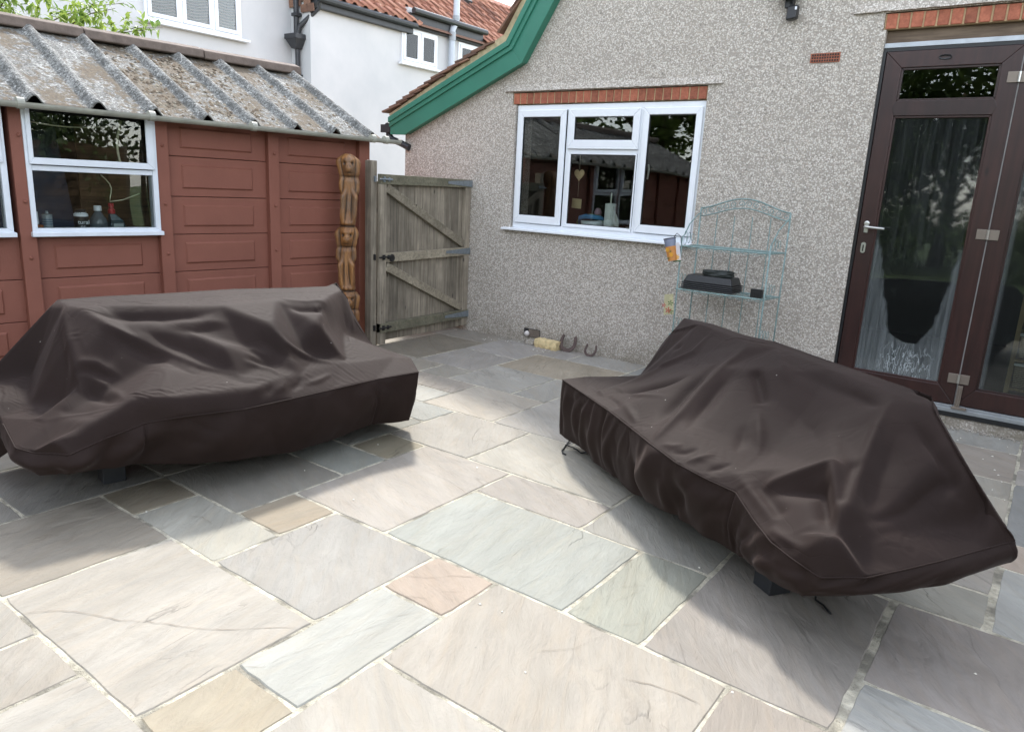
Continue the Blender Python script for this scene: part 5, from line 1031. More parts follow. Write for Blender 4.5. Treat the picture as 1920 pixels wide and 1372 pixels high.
COVERS={"L":{"strokes":[[0.035,[[-3.66,1.581,0.79,0],[-3.606,1.64,0.776,-0.018],[-3.546,1.737,0.758,-0.026],[-3.474,1.844,0.754,-0.026],[-3.414,1.991,0.757,-0.02],[-3.395,2.159,0.784,0]]],[0.022,[[-3.741,1.501,0.767,0.006],[-3.584,1.45,0.67,0.012],[-3.463,1.411,0.58,0.014],[-3.382,1.398,0.504,0.01],[-3.306,1.394,0.45,0.0]]],[0.022,[[-3.808,1.503,0.731,-0.004],[-3.614,1.433,0.642,-0.012],[-3.509,1.405,0.54,-0.014],[-3.363,1.378,0.488,-0.01]]],[0.02,[[-3.688,1.557,0.794,0.0],[-3.516,1.596,0.748,0.01],[-3.428,1.672,0.686,0.012],[-3.302,1.78,0.608,0.012],[-3.175,1.864,0.55,0.01],[-3.042,1.975,0.514,0.004],[-2.955,2.113,0.49,0]]],[0.04,[[-3.543,1.559,0.733,-0.004],[-3.415,1.638,0.659,-0.016],[-3.304,1.728,0.588,-0.018],[-3.151,1.796,0.54,-0.01]]],[0.035,[[-3.488,1.705,0.724,0],[-3.376,1.772,0.675,-0.014],[-3.259,1.863,0.614,-0.016],[-3.122,1.944,0.562,-0.008]]],[0.022,[[-3.438,1.809,0.726,0],[-3.404,1.913,0.733,0.008],[-3.359,2.043,0.727,0.009],[-3.305,2.159,0.719,0]]],[0.024,[[-3.404,1.816,0.71,0],[-3.335,1.94,0.692,-0.012],[-3.301,2.124,0.687,0]]],[0.018,[[-3.462,1.41,0.578,0.006],[-3.452,1.448,0.596,0.018],[-3.415,1.495,0.585,0.024],[-3.366,1.522,0.562,0.018],[-3.315,1.56,0.527,0]]],[0.02,[[-3.443,1.41,0.562,-0.01],[-3.406,1.459,0.558,-0.022],[-3.354,1.499,0.541,-0.02],[-3.315,1.539,0.519,0]]],[0.016,[[-3.429,1.414,0.554,0.0],[-3.398,1.442,0.54,0.018],[-3.329,1.477,0.507,0.02],[-3.206,1.48,0.488,0.012],[-3.106,1.463,0.484,0.0]]],[0.024,[[-3.379,1.411,0.51,-0.012],[-3.323,1.419,0.475,-0.026],[-3.222,1.435,0.469,-0.02],[-3.112,1.442,0.475,0]]],[0.02,[[-3.526,1.25,0.387,0],[-3.305,1.294,0.433,-0.006],[-3.13,1.391,0.453,0]]],[0.012,[[-3.584,1.145,0.371,0],[-3.317,1.232,0.401,0.004],[-3.193,1.352,0.431,0.006],[-3.086,1.438,0.465,0]]],[0.014,[[-3.488,2.502,0.791,0.0],[-3.408,2.532,0.787,0.008],[-3.358,2.621,0.776,0.01],[-3.342,2.748,0.776,0.01],[-3.533,3.01,0.773,0.0]]],[0.03,[[-3.384,2.461,0.761,0],[-3.304,2.542,0.746,-0.02],[-3.269,2.642,0.741,-0.022],[-3.376,2.815,0.74,0]]],[0.018,[[-3.128,2.555,0.637,-0.004],[-3.263,2.697,0.674,-0.01],[-3.363,2.804,0.727,0]]],[0.016,[[-3.243,2.702,0.615,0],[-3.403,2.886,0.664,0.012],[-3.522,3.013,0.734,0]]],[0.014,[[-3.53,3.066,0.708,0.004],[-3.412,3.002,0.584,0.012],[-3.188,2.837,0.517,0.0]]],[0.014,[[-3.49,3.002,0.69,0],[-3.391,2.949,0.577,-0.012],[-3.214,2.827,0.524,0]]],[0.022,[[-3.24,2.272,0.726,0],[-3.175,2.273,0.685,0.008],[-3.128,2.301,0.622,0.014],[-3.104,2.382,0.551,0.014],[-3.061,2.47,0.507,0.01],[-3.012,2.574,0.481,0.0]]],[0.03,[[-3.232,2.201,0.685,0],[-3.172,2.205,0.633,-0.018],[-3.092,2.251,0.579,-0.02],[-3.054,2.343,0.52,0]]],[0.014,[[-3.198,2.107,0.609,0],[-3.178,2.145,0.594,0.01],[-3.12,2.182,0.568,0.01],[-3.082,2.217,0.547,0]]],[0.014,[[-3.128,2.041,0.588,0],[-3.113,2.099,0.563,-0.01],[-3.074,2.163,0.529,-0.01],[-3.005,2.191,0.499,0]]],[0.014,[[-3.11,2.017,0.574,0],[-3.095,2.086,0.546,0.01],[-3.048,2.145,0.521,0.01],[-2.97,2.165,0.488,0]]],[0.035,[[-3.076,1.885,0.523,0],[-2.989,1.968,0.499,-0.006],[-2.934,2.107,0.468,0]]],[0.022,[[-3.069,1.486,0.458,0],[-3.037,1.537,0.435,-0.014],[-2.985,1.616,0.417,0]]],[0.016,[[-3.15,1.162,0.356,0],[-3.09,1.209,0.382,0.01],[-3.073,1.285,0.4,0]]],[0.014,[[-2.92,1.915,0.464,0],[-2.931,1.985,0.476,0.008],[-2.947,2.044,0.488,0]]],[0.014,[[-2.904,1.966,0.441,0],[-2.916,2.042,0.455,-0.01],[-2.935,2.092,0.471,0]]],[0.014,[[-2.906,2.04,0.444,0],[-2.925,2.13,0.455,0.01],[-2.959,2.181,0.477,0]]],[0.014,[[-2.906,2.147,0.431,0],[-2.934,2.232,0.445,-0.01],[-2.974,2.28,0.472,0]]],[0.016,[[-2.927,2.259,0.441,0],[-2.937,2.368,0.447,0.008],[-2.97,2.483,0.46,0]]]],"V":[[-2.808,2.966,0.41],[-2.867,2.704,0.405],[-2.872,2.401,0.405],[-2.877,2.131,0.405],[-2.884,1.888,0.405],[-2.967,1.644,0.405],[-3.05,1.508,0.385],[-3.05,1.346,0.36],[-3.043,1.193,0.33],[-3.187,1.124,0.32],[-3.266,1.086,0.33],[-3.602,1.151,0.37],[-3.72,1.14,0.42],[-3.97,1.2,0.44],[-3.957,1.531,0.77],[-3.979,1.579,0.8],[-3.966,1.812,0.8],[-3.901,2.04,0.8],[-3.864,2.486,0.795],[-3.744,2.855,0.79],[-3.713,3.054,0.785],[-3.729,3.15,0.8],[-3.569,3.057,0.775],[-3.568,3.105,0.72],[-3.451,3.045,0.62],[-3.378,3.089,0.5],[-3.325,3.117,0.44],[-3.115,3.122,0.435],[-2.992,3.093,0.435],[-3.809,1.538,0.8],[-3.824,1.745,0.805],[-3.756,1.963,0.805],[-3.713,2.388,0.8],[-3.602,2.746,0.79],[-3.569,2.935,0.785],[-3.751,1.506,0.775],[-3.584,1.45,0.67],[-3.463,1.411,0.58],[-3.39,1.398,0.51],[-3.306,1.394,0.45],[-3.696,1.561,0.8],[-3.518,1.597,0.75],[-3.431,1.674,0.69],[-3.306,1.782,0.61],[-3.175,1.864,0.55],[-3.047,1.978,0.515],[-2.955,2.113,0.49],[-3.686,1.68,0.8],[-3.546,1.872,0.8],[-3.425,2.118,0.795],[-3.425,2.474,0.79],[-3.33,2.738,0.775],[-3.121,1.152,0.38],[-3.088,1.299,0.43],[-3.091,1.452,0.48],[-3.022,1.568,0.485],[-2.967,1.722,0.485],[-2.933,1.924,0.485],[-2.992,2.284,0.485],[-3.014,2.613,0.48],[-2.996,2.96,0.465],[-3.38,1.195,0.39],[-3.281,1.26,0.41],[-3.189,1.35,0.43],[-3.88,1.394,0.47],[-3.623,1.289,0.4],[-3.473,1.362,0.405],[-3.194,2.278,0.71],[-3.178,2.356,0.64],[-3.148,2.407,0.58],[-3.12,2.518,0.53],[-3.053,2.632,0.485],[-3.214,2.124,0.61],[-3.102,2.167,0.54],[-3.177,1.983,0.65],[-3.352,1.895,0.7],[-3.145,2.541,0.68],[-3.354,2.867,0.56]],"E":[[0,1],[1,2],[2,3],[3,4],[4,5],[5,6],[6,7],[7,8],[8,9],[9,10],[10,11],[11,12],[12,13],[13,14],[14,15],[15,16],[16,17],[17,18],[18,19],[19,20],[20,21],[21,22],[22,23],[23,24],[24,25],[25,26],[26,27],[27,28],[28,0],[14,29],[29,30],[30,31],[31,32],[32,33],[33,34],[34,22],[29,35],[35,36],[36,37],[37,38],[38,39],[35,40],[40,41],[41,42],[42,43],[43,44],[44,45],[45,46],[40,47],[47,48],[48,49],[49,50],[50,51],[51,22],[9,52],[52,53],[53,54],[54,55],[55,56],[56,57],[57,58],[58,59],[59,60],[60,28],[11,61],[61,62],[62,63],[63,54],[65,66],[67,68],[68,69],[69,70],[70,71],[72,73],[76,77]],"sides":[[0,1,2,3,4,5,6,7,8],[9,10,11,12],[13,14,15,16,17,18,19,20,21],[22,23,24,25,26,27,28]],"bot":[[-2.848,2.927,0.118],[-2.918,2.702,0.129],[-2.912,2.413,0.109],[-2.917,2.146,0.114],[-2.916,1.881,0.151],[-2.998,1.648,0.174],[-3.086,1.491,0.187],[-3.08,1.349,0.215],[-3.048,1.185,0.244],[-3.174,1.13,0.22],[-3.325,1.11,0.23],[-3.62,1.19,0.2],[-3.72,1.14,0.12],[-3.97,1.2,0.12],[-3.957,1.531,0.12],[-3.979,1.579,0.12],[-3.966,1.812,0.12],[-3.901,2.04,0.12],[-3.864,2.486,0.12],[-3.744,2.855,0.12],[-3.713,3.054,0.12],[-3.729,3.15,0.12],[-3.569,3.057,0.12],[-3.568,3.105,0.12],[-3.451,3.045,0.12],[-3.378,3.089,0.12],[-3.325,3.117,0.12],[-3.115,3.122,0.12],[-2.992,3.093,0.1]]},"R":{"strokes":[[0.022,[[-1.573,3.696,0.661,-0.015]]],[0.022,[[-1.099,3.25,0.693,-0.015],[-1.123,3.109,0.614,-0.02],[-1.139,2.931,0.526,-0.015]]],[0.022,[[-1.237,3.312,0.67,-0.02],[-1.27,3.156,0.6,-0.02],[-1.282,2.972,0.508,-0.015]]],[0.022,[[-0.99,3.23,0.705,-0.03],[-0.904,3.096,0.627,-0.02]]],[0.022,[[-0.991,3.495,0.777,0.008],[-0.879,3.258,0.747,0.012],[-0.824,3.172,0.7,0.005]]],[0.022,[[-0.798,3.218,0.745,-0.012],[-0.547,3.059,0.734,-0.018],[-0.441,2.96,0.735,-0.02]]],[0.022,[[-0.905,3.046,0.602,0],[-0.844,2.907,0.538,0.02],[-0.798,2.775,0.487,0]]],[0.022,[[-0.923,2.96,0.558,0],[-0.897,2.865,0.513,-0.012],[-0.882,2.761,0.48,0]]],[0.018,[[-1.119,3.443,0.77,0.004],[-1.166,3.261,0.687,0.02],[-1.197,3.106,0.607,0.026],[-1.211,2.926,0.517,0.022],[-1.231,2.818,0.465,0.012],[-1.245,2.761,0.432,0]]],[0.045,[[-1.214,3.348,0.694,-0.004],[-1.263,3.195,0.62,-0.026],[-1.285,3.028,0.533,-0.024],[-1.312,2.908,0.466,-0.008]]],[0.03,[[-1.093,3.237,0.684,-0.004],[-1.116,3.039,0.581,-0.012],[-1.137,2.85,0.497,-0.006]]],[0.022,[[-1.4,3.76,0.775,0.004],[-1.44,3.599,0.664,0.016],[-1.588,3.549,0.563,0.02],[-1.655,3.412,0.51,0.01],[-1.714,3.35,0.481,0]]],[0.03,[[-1.308,3.299,0.632,0],[-1.425,3.264,0.567,-0.026],[-1.574,3.284,0.499,-0.024],[-1.683,3.266,0.463,-0.006]]],[0.03,[[-0.979,3.459,0.771,0.006],[-0.811,3.255,0.76,-0.004],[-0.649,3.148,0.74,-0.006]]],[0.05,[[-0.809,3.079,0.628,0],[-0.659,2.94,0.602,-0.012],[-0.574,2.773,0.58,0]]],[0.018,[[-0.407,2.951,0.748,0.004],[-0.414,2.863,0.68,0.014],[-0.414,2.689,0.59,0.018],[-0.409,2.491,0.52,0.014],[-0.416,2.391,0.458,0]]],[0.05,[[-0.346,2.908,0.706,0],[-0.348,2.761,0.602,-0.02],[-0.349,2.612,0.508,-0.018],[-0.352,2.501,0.458,0]]],[0.022,[[-0.74,2.57,0.42,0.0],[-0.682,2.603,0.462,0.02],[-0.599,2.62,0.512,0.035],[-0.533,2.63,0.548,0.045],[-0.495,2.639,0.57,0.055],[-0.454,2.533,0.522,0.045],[-0.425,2.44,0.475,0.02]]],[0.022,[[-0.666,2.564,0.437,-0.01],[-0.577,2.56,0.476,-0.03],[-0.505,2.548,0.501,-0.055],[-0.469,2.462,0.463,-0.06],[-0.419,2.357,0.445,-0.04]]],[0.022,[[-0.44,2.669,0.583,-0.03],[-0.429,2.506,0.518,-0.03]]],[0.022,[[-0.387,2.441,0.449,-0.01],[-0.25,2.641,0.471,-0.012],[-0.158,2.811,0.561,-0.03],[-0.117,2.79,0.521,-0.03]]],[0.022,[[-0.293,2.911,0.697,-0.02],[-0.207,2.851,0.634,-0.03],[-0.124,2.802,0.554,-0.03]]],[0.022,[[-0.8,2.607,0.437,0.01],[-0.715,2.546,0.408,0.015],[-0.626,2.46,0.383,0.012]]],[0.022,[[-0.721,2.584,0.436,-0.015],[-0.62,2.489,0.405,-0.012]]],[0.022,[[-0.607,2.41,0.358,0.01],[-0.502,2.354,0.357,0.008]]],[0.016,[[-1.941,3.411,0.423,0],[-1.8,3.282,0.444,0.008],[-1.703,3.195,0.439,0]]],[0.016,[[-1.767,3.252,0.442,0],[-1.637,3.158,0.441,-0.008],[-1.557,3.067,0.443,0]]],[0.018,[[-1.623,3.187,0.452,0],[-1.47,3.01,0.449,0.008],[-1.403,2.935,0.437,0]]],[0.018,[[-1.21,2.754,0.438,0],[-1.137,2.737,0.447,0.01],[-1.095,2.762,0.466,0]]],[0.016,[[-1.134,2.698,0.431,0],[-1.071,2.711,0.448,-0.01],[-1.019,2.745,0.471,0]]],[0.018,[[-1.053,2.65,0.424,0],[-0.994,2.688,0.452,0.01],[-0.947,2.734,0.47,0]]],[0.018,[[-0.952,2.623,0.422,0],[-0.902,2.654,0.449,-0.01],[-0.857,2.699,0.464,0]]],[0.014,[[-1.865,3.424,0.436,0],[-1.521,3.181,0.498,0.008],[-1.3,3.086,0.556,0]]]],"V":[[-2.119,3.416,0.42],[-1.85,3.232,0.42],[-1.619,3.07,0.42],[-1.421,2.915,0.42],[-1.248,2.758,0.43],[-1.079,2.648,0.42],[-0.929,2.596,0.41],[-0.804,2.571,0.4],[-0.7,2.475,0.36],[-0.603,2.381,0.34],[-0.511,2.334,0.325],[-0.42,2.302,0.31],[-0.299,2.352,0.335],[-0.203,2.464,0.355],[-0.119,2.564,0.375],[-0.013,2.731,0.39],[0.06,2.836,0.4],[0.015,2.807,0.46],[-0.037,2.82,0.52],[-0.104,2.843,0.6],[-0.177,2.911,0.67],[-0.244,2.969,0.74],[-0.261,2.991,0.76],[-0.286,3.11,0.775],[-0.443,3.206,0.78],[-0.743,3.429,0.78],[-1.037,3.639,0.785],[-1.204,3.68,0.785],[-1.481,3.926,0.775],[-1.694,4.035,0.765],[-1.708,3.926,0.7],[-1.786,3.957,0.6],[-1.808,3.867,0.5],[-1.813,3.761,0.44],[-1.936,3.674,0.425],[-2.055,3.573,0.42],[-1.521,3.833,0.78],[-1.4,3.76,0.775],[-1.15,3.525,0.785],[-0.998,3.516,0.78],[-0.673,3.221,0.78],[-0.418,3.013,0.775],[-0.297,2.986,0.765],[-1.119,3.443,0.77],[-1.169,3.268,0.69],[-1.201,3.113,0.61],[-1.214,2.933,0.52],[-1.231,2.818,0.465],[-0.406,2.96,0.755],[-0.414,2.863,0.68],[-0.414,2.689,0.59],[-0.409,2.491,0.52],[-0.414,2.361,0.46],[-1.307,3.542,0.715],[-1.421,3.56,0.65],[-1.583,3.538,0.56],[-1.724,3.554,0.47],[-0.727,3.032,0.61],[-0.753,2.814,0.5],[-0.762,2.661,0.475],[-0.576,2.909,0.63],[-0.492,2.635,0.57],[-0.97,2.685,0.455],[-0.83,2.625,0.445],[-0.681,2.557,0.425],[-0.521,2.402,0.39],[-0.352,2.408,0.37],[-0.316,2.509,0.42],[-0.17,2.693,0.43],[-0.044,2.821,0.445],[-0.266,2.683,0.53]],"E":[[0,1],[1,2],[2,3],[3,4],[4,5],[5,6],[6,7],[7,8],[8,9],[9,10],[10,11],[11,12],[12,13],[13,14],[14,15],[15,16],[16,17],[17,18],[18,19],[19,20],[20,21],[21,22],[22,23],[23,24],[24,25],[25,26],[26,27],[27,28],[28,29],[29,30],[30,31],[31,32],[32,33],[33,34],[34,35],[35,0],[29,36],[36,37],[37,38],[38,39],[39,40],[40,41],[41,42],[42,22],[38,43],[43,44],[44,45],[45,46],[46,47],[47,4],[41,48],[48,49],[49,50],[50,51],[51,52],[38,53],[53,54],[54,55],[55,56],[57,58],[58,59],[62,63],[63,64],[64,65],[65,66],[67,68],[68,69]],"sides":[[0,1,2,3,4,5,6,7,8,9,10],[11,12,13,14,15,16],[17,18,19,20,21,22,23,24,25,26,27,28],[29,30,31,32,33,34,35]],"bot":[[-2.14,3.46,0.08],[-1.92,3.354,0.069],[-1.655,3.171,0.064],[-1.411,2.972,0.078],[-1.207,2.777,0.148],[-1.063,2.685,0.167],[-0.914,2.633,0.16],[-0.787,2.607,0.14],[-0.71,2.54,0.162],[-0.635,2.442,0.181],[-0.559,2.387,0.187],[-0.467,2.318,0.215],[-0.321,2.336,0.268],[-0.206,2.461,0.276],[-0.106,2.582,0.286],[0.001,2.752,0.305],[0.065,2.877,0.306],[0.015,2.807,0.3],[-0.037,2.82,0.3],[-0.104,2.843,0.28],[-0.177,2.911,0.25],[-0.244,2.969,0.2],[-0.261,2.991,0.15],[-0.286,3.11,0.12],[-0.443,3.206,0.12],[-0.743,3.429,0.12],[-1.037,3.639,0.12],[-1.204,3.68,0.12],[-1.481,3.926,0.12],[-1.694,4.035,0.1],[-1.708,3.926,0.1],[-1.786,3.957,0.1],[-1.808,3.867,0.1],[-1.813,3.761,0.1],[-1.936,3.674,0.1],[-2.055,3.573,0.1]]}}
import numpy as np
CUTBLUR, KFREE, KSEAM, KSK, KHEM, SHEAR, BEND, EXCESS, NOISEA, ITERS, RELAX = 60, .011, .25, .008, .12, .6, .9, 1.02, .004, 380, 1.6
def pline(pts, n):
    L = [0]
    for a, b in zip(pts, pts[1:]): L.append(L[-1] + (Vector(b) - Vector(a)).length)
    out = []; k = 0
    for i in range(n):
        s = L[-1] * i / (n - 1)
        while k < len(L) - 2 and L[k + 1] < s: k += 1
        t = (s - L[k]) / max(1e-9, L[k + 1] - L[k]); out.append((Vector(pts[k]).lerp(Vector(pts[k + 1]), min(1, t)), k + min(1, t)))
    return out
def cover(key, lab, NU, NV, pleats, smooth_it=5, seamrange=None):
    D = COVERS[key]; V = D['V']; E = [tuple(e) for e in D['E']]
    res = delaunay_2d_cdt([Vector(v[:2]) for v in V], E, [], 0, 1e-5); tv = []
    for c, o in zip(res[0], res[3]):
        if o: z = V[o[0]][2]
        else: z = sum(v[2] / ((v[0] - c.x) ** 2 + (v[1] - c.y) ** 2 + 1e-5) for v in V) / sum(1 / ((v[0] - c.x) ** 2 + (v[1] - c.y) ** 2 + 1e-5) for v in V)
        tv.append(Vector((c.x, c.y, z)))
    bv = BVHTree.FromPolygons(tv, [tuple(f) for f in res[2]])
    S4 = D['sides']; idx = [s + [S4[(k + 1) % 4][0]] for k, s in enumerate(S4)]; start = [0, len(S4[0]), len(S4[0]) + len(S4[1]), len(S4[0]) + len(S4[1]) + len(S4[2])]
    cnt = [NU, NV, NU, NV]; ed = []
    for k in range(4):
        pl = pline([V[i] for i in idx[k]], cnt[k]); ed.append([(p, start[k] + q) for p, q in pl])
    A, Bq, C_, Dd = [[p for p, _ in e] for e in ed]; C_ = C_[::-1]; Dd = Dd[::-1]
    mb = MB(); P = [[None] * NV for _ in range(NU)]
    for i in range(NU):
        u = i / (NU - 1)
        for j in range(NV):
            v = j / (NV - 1)
            p = A[i] * (1 - v) + C_[i] * v + Dd[j] * (1 - u) + Bq[j] * u - (A[0] * (1 - u) * (1 - v) + A[-1] * u * (1 - v) + C_[0] * (1 - u) * v + C_[-1] * u * v)
            if 0 < i < NU - 1 and 0 < j < NV - 1:
                h = bv.ray_cast(Vector((p.x, p.y, 3)), Vector((0, 0, -1)))[0]
                if h: p.z = h.z
            P[i][j] = p
    for it in range(smooth_it):
        Z = [[P[i][j].z for j in range(NV)] for i in range(NU)]
        for i in range(1, NU - 1):
            for j in range(1, NV - 1): P[i][j].z = Z[i][j] * .4 + .15 * (Z[i - 1][j] + Z[i + 1][j] + Z[i][j - 1] + Z[i][j + 1])
    OFF = [[0.0] * NV for _ in range(NU)]; FOLD = 1.2 if key == 'L' else 1.5
    PS = [[q.copy() for q in row] for row in P]      # unfolded shape: gives the cloth its cut size
    # folds: ridges and valleys along strokes
    for wd, st in D['strokes']:
        segs = list(zip(st, st[1:])) or [(st[0], [st[0][0] + .01] + st[0][1:])]; bx = [min(q[k] for q in st) - wd * 3 for k in (0, 1)] + [max(q[k] for q in st) + wd * 3 for k in (0, 1)]
        for i in range(1, NU - 1):
            for j in range(1, NV - 1):
                q = P[i][j]
                if not (bx[0] < q.x < bx[2] and bx[1] < q.y < bx[3]): continue
                best = None
                for k, (a, b) in enumerate(segs):
                    av, bv_ = Vector(a[:3]), Vector(b[:3]); d = bv_ - av; t = max(0, min(1, (Vector((q.x, q.y, q.z)) - av).dot(d) / max(1e-9, d.length_squared))); ds = (Vector((q.x, q.y, q.z)) - (av + d * t)).length
                    if best is None or ds < best[0]: best = (ds, a[3] + (b[3] - a[3]) * t, (k + t) / len(segs))
                taper = min(1, .25 + 3 * min(best[2], 1 - best[2])) if len(st) > 2 else 1
                fall = exp(-(best[0] / wd) ** 2) * .35 + .65 * exp(-best[0] / (wd * .62))
                OFF[i][j] += FOLD * best[1] * taper * fall * (min(1, min(i, NU - 1 - i, j, NV - 1 - j) / 4))
    NRM = [[None] * NV for _ in range(NU)]
    for i in range(1, NU - 1):
        for j in range(1, NV - 1):
            a = P[i + 1][j] - P[i - 1][j]; b = P[i][j + 1] - P[i][j - 1]; nn = a.cross(b)
            if nn.z < 0: nn = -nn
            NRM[i][j] = (nn.normalized() + Vector((0, 0, .35))).normalized() if nn.length else Vector((0, 0, 1))
    for i in range(1, NU - 1):
        for j in range(1, NV - 1): P[i][j] = P[i][j] + NRM[i][j] * OFF[i][j]
    # small tension wrinkles
    for i in range(1, NU - 1):
        for j in range(1, NV - 1):
            q = P[i][j]; e = min(1, min(i, NU - 1 - i, j * .8, NV - 1 - j) / 6)
            n1 = noise.noise(Vector((q.x * 4 + q.y * 2, q.y * 4 - q.x, 3.1))); n2 = abs(noise.noise(Vector((q.x * 9 + n1, q.y * 9, q.z * 9))))
            q.z += e * (.003 * n1 - .003 * (1 - min(1, n2 * 7)) * max(0, noise.noise(Vector((q.x * 2.5, q.y * 2.5, 8))) + .1))
    for i in range(NU):
        for j in range(NV): mb.v.append(tuple(P[i][j]))
    for i in range(NU - 1):
        for j in range(NV - 1): mb.face(i * NV + j, (i + 1) * NV + j, (i + 1) * NV + j + 1, i * NV + j + 1)
    # skirt
    loop = []
    for i in range(NU - 1): loop.append((i, 0, ed[0][i][1]))
    for j in range(NV - 1): loop.append((NU - 1, j, ed[1][j][1]))
    for i in range(NU - 1): loop.append((NU - 1 - i, NV - 1, ed[2][i][1]))
    for j in range(NV - 1): loop.append((0, NV - 1 - j, ed[3][j][1]))
    bot = D['bot']; nb_ = len(bot); n = len(loop); NR = 26; rows = []; pts = [P[i][j] for i, j, _ in loop]; cen = sum(pts, Vector()) / n
    arc = [0]
    for a, b in zip(pts, pts[1:]): arc.append(arc[-1] + (Vector((b.x - a.x, b.y - a.y))).length)
    base0 = len(mb.v); rows0 = []
    for q in range(n):
        i, j, f = loop[q]; k = int(f) % nb_; t = f - int(f); b0, b1 = Vector(bot[k]), Vector(bot[(k + 1) % nb_]); bt = b0.lerp(b1, t)
        tg = pts[(q + 2) % n] - pts[q - 2]; nr = Vector((tg.y, -tg.x, 0)); nr = nr.normalized() if nr.length else Vector((1, 0, 0))
        if nr.dot(pts[q] - cen) < 0: nr = -nr
        col = []; rows0.append([pts[q].lerp(bt, rI / NR) for rI in range(1, NR + 1)])
        for rI in range(1, NR + 1):
            t = rI / NR; p = pts[q].lerp(bt, t); off = .022 * sin(pi * t) ; s = arc[q]
            for (s0, wd, amp, skew, tp, tw_) in pleats:
                x = (s - s0 - skew * t) / (wd * (1 + .5 * t))
                if abs(x) < 3: off += amp * exp(-x * x) * exp(-((t - tp) / tw_) ** 2)
            fz = min(1, t * 4) * (1 - .2 * t); off += fz * (.010 * noise.noise(Vector((s * 3.2 - t * .8, t * 1.2, 1.7))) + .008 * (abs(noise.noise(Vector((s * 7 + t * 1.5, t * 2.0, 4.4)))) * 2 - .4))
            col.append(p + nr * off + Vector((0, 0, .006 * noise.noise(Vector((s * 5, 0, 9))) * t)))
        rows.append(col)
    for col in rows: mb.v += [tuple(p) for p in col]
    def vid(q, r_): q %= n; return loop[q][0] * NV + loop[q][1] if r_ < 0 else base0 + q * NR + r_
    for q in range(n):
        for r_ in range(-1, NR - 1): mb.face(vid(q, r_), vid(q, r_ + 1), vid(q + 1, r_ + 1), vid(q + 1, r_))
    X0 = np.array(mb.v); XS = X0.copy(); g_ = np.array([[tuple(q) for q in row] for row in PS])
    for it in range(CUTBLUR):
        g2 = g_.copy(); g2[1:-1, 1:-1] = .5 * g_[1:-1, 1:-1] + .125 * (g_[2:, 1:-1] + g_[:-2, 1:-1] + g_[1:-1, 2:] + g_[1:-1, :-2]); g_ = g2
    XS[:NU * NV] = g_.reshape(-1, 3)
    sk = np.array([[tuple(p) for p in plain] for plain in rows0]); XS[base0:] = sk.reshape(-1, 3)
    K_ = np.full(len(X0), KFREE); idm = np.arange(NU * NV).reshape(NU, NV)
    K_[idm[0, :]] = K_[idm[-1, :]] = K_[idm[:, 0]] = K_[idm[:, -1]] = KSEAM
    for q in range(n):
        for r_ in range(NR): K_[base0 + q * NR + r_] = KSK if r_ < NR - 1 else KHEM
    F = np.array(mb.f); E0 = np.concatenate([F[:, [0, 1]], F[:, [1, 2]], F[:, [2, 3]], F[:, [3, 0]]]); E1 = np.concatenate([F[:, [0, 2]], F[:, [1, 3]]])
    bd = [np.stack([idm[:-2].ravel(), idm[2:].ravel()], 1), np.stack([idm[:, :-2].ravel(), idm[:, 2:].ravel()], 1)]
    s_id = base0 + np.arange(n * NR).reshape(n, NR); bd += [np.stack([s_id[:, :-2].ravel(), s_id[:, 2:].ravel()], 1), np.stack([np.roll(s_id, 1, 0).ravel(), np.roll(s_id, -1, 0).ravel()], 1)]
    def uniq(e): e = np.sort(e, 1); return np.unique(e, axis=0)
    E0, E1, E2 = uniq(E0), uniq(E1), uniq(np.concatenate(bd))
    EE = np.concatenate([E0, E1, E2]); wE = np.concatenate([np.full(len(E0), 1.), np.full(len(E1), SHEAR), np.full(len(E2), BEND)])
    rest = np.linalg.norm(XS[EE[:, 0]] - XS[EE[:, 1]], axis=1) * EXCESS
    deg = np.bincount(EE[:, 0], wE, len(X0)) + np.bincount(EE[:, 1], wE, len(X0)); rs = np.random.RandomState(5)
    nz = np.array([noise.noise(Vector(v) * 14) + .6 * noise.noise(Vector(v) * 30) for v in mb.v]); X = X0.copy(); X[:, 2] += NOISEA * nz * (K_ < KSEAM)
    for it in range(ITERS):
        d = X[EE[:, 1]] - X[EE[:, 0]]; L = np.sqrt((d * d).sum(1)) + 1e-9; c_ = (d * ((L - rest) / L * .5 * wE)[:, None])
        for a in range(3): X[:, a] += (np.bincount(EE[:, 0], c_[:, a], len(X)) - np.bincount(EE[:, 1], c_[:, a], len(X))) / deg * RELAX
        X += (X0 - X) * K_[:, None]
        if it % 4 == 0: X[:, 2] = np.maximum(X[:, 2], .004)
    mb.v = [tuple(v) for v in X]; pts = [Vector(X[i * NV + j]) for i, j, _ in loop]
    # turned-in hem
    o = empty('sofa_cover', (cen.x, cen.y, 0), 0, lab, 'sofa cover', 'brown covers over the garden sofas')
    cv = mb.build('fabric', FABRIC, o, smooth=True); cv.location = (-cen.x, -cen.y, 0)
    a, b = seamrange; sm = MB(); path = []
    for q in range(int(a * n), int(b * n)):
        p = pts[q % n]; tg = pts[(q + 2) % n] - pts[(q - 2) % n]; nr = Vector((tg.y, -tg.x, 0)).normalized()
        if nr.dot(p - cen) < 0: nr = -nr
        path.append(p + nr * .0015 + Vector((0, 0, -.002)))
    sm.tube(path[::2], .0032, 6); s_ = sm.build('piping', FABRIC, o, smooth=True); s_.location = (-cen.x, -cen.y, 0)
    return o, cen
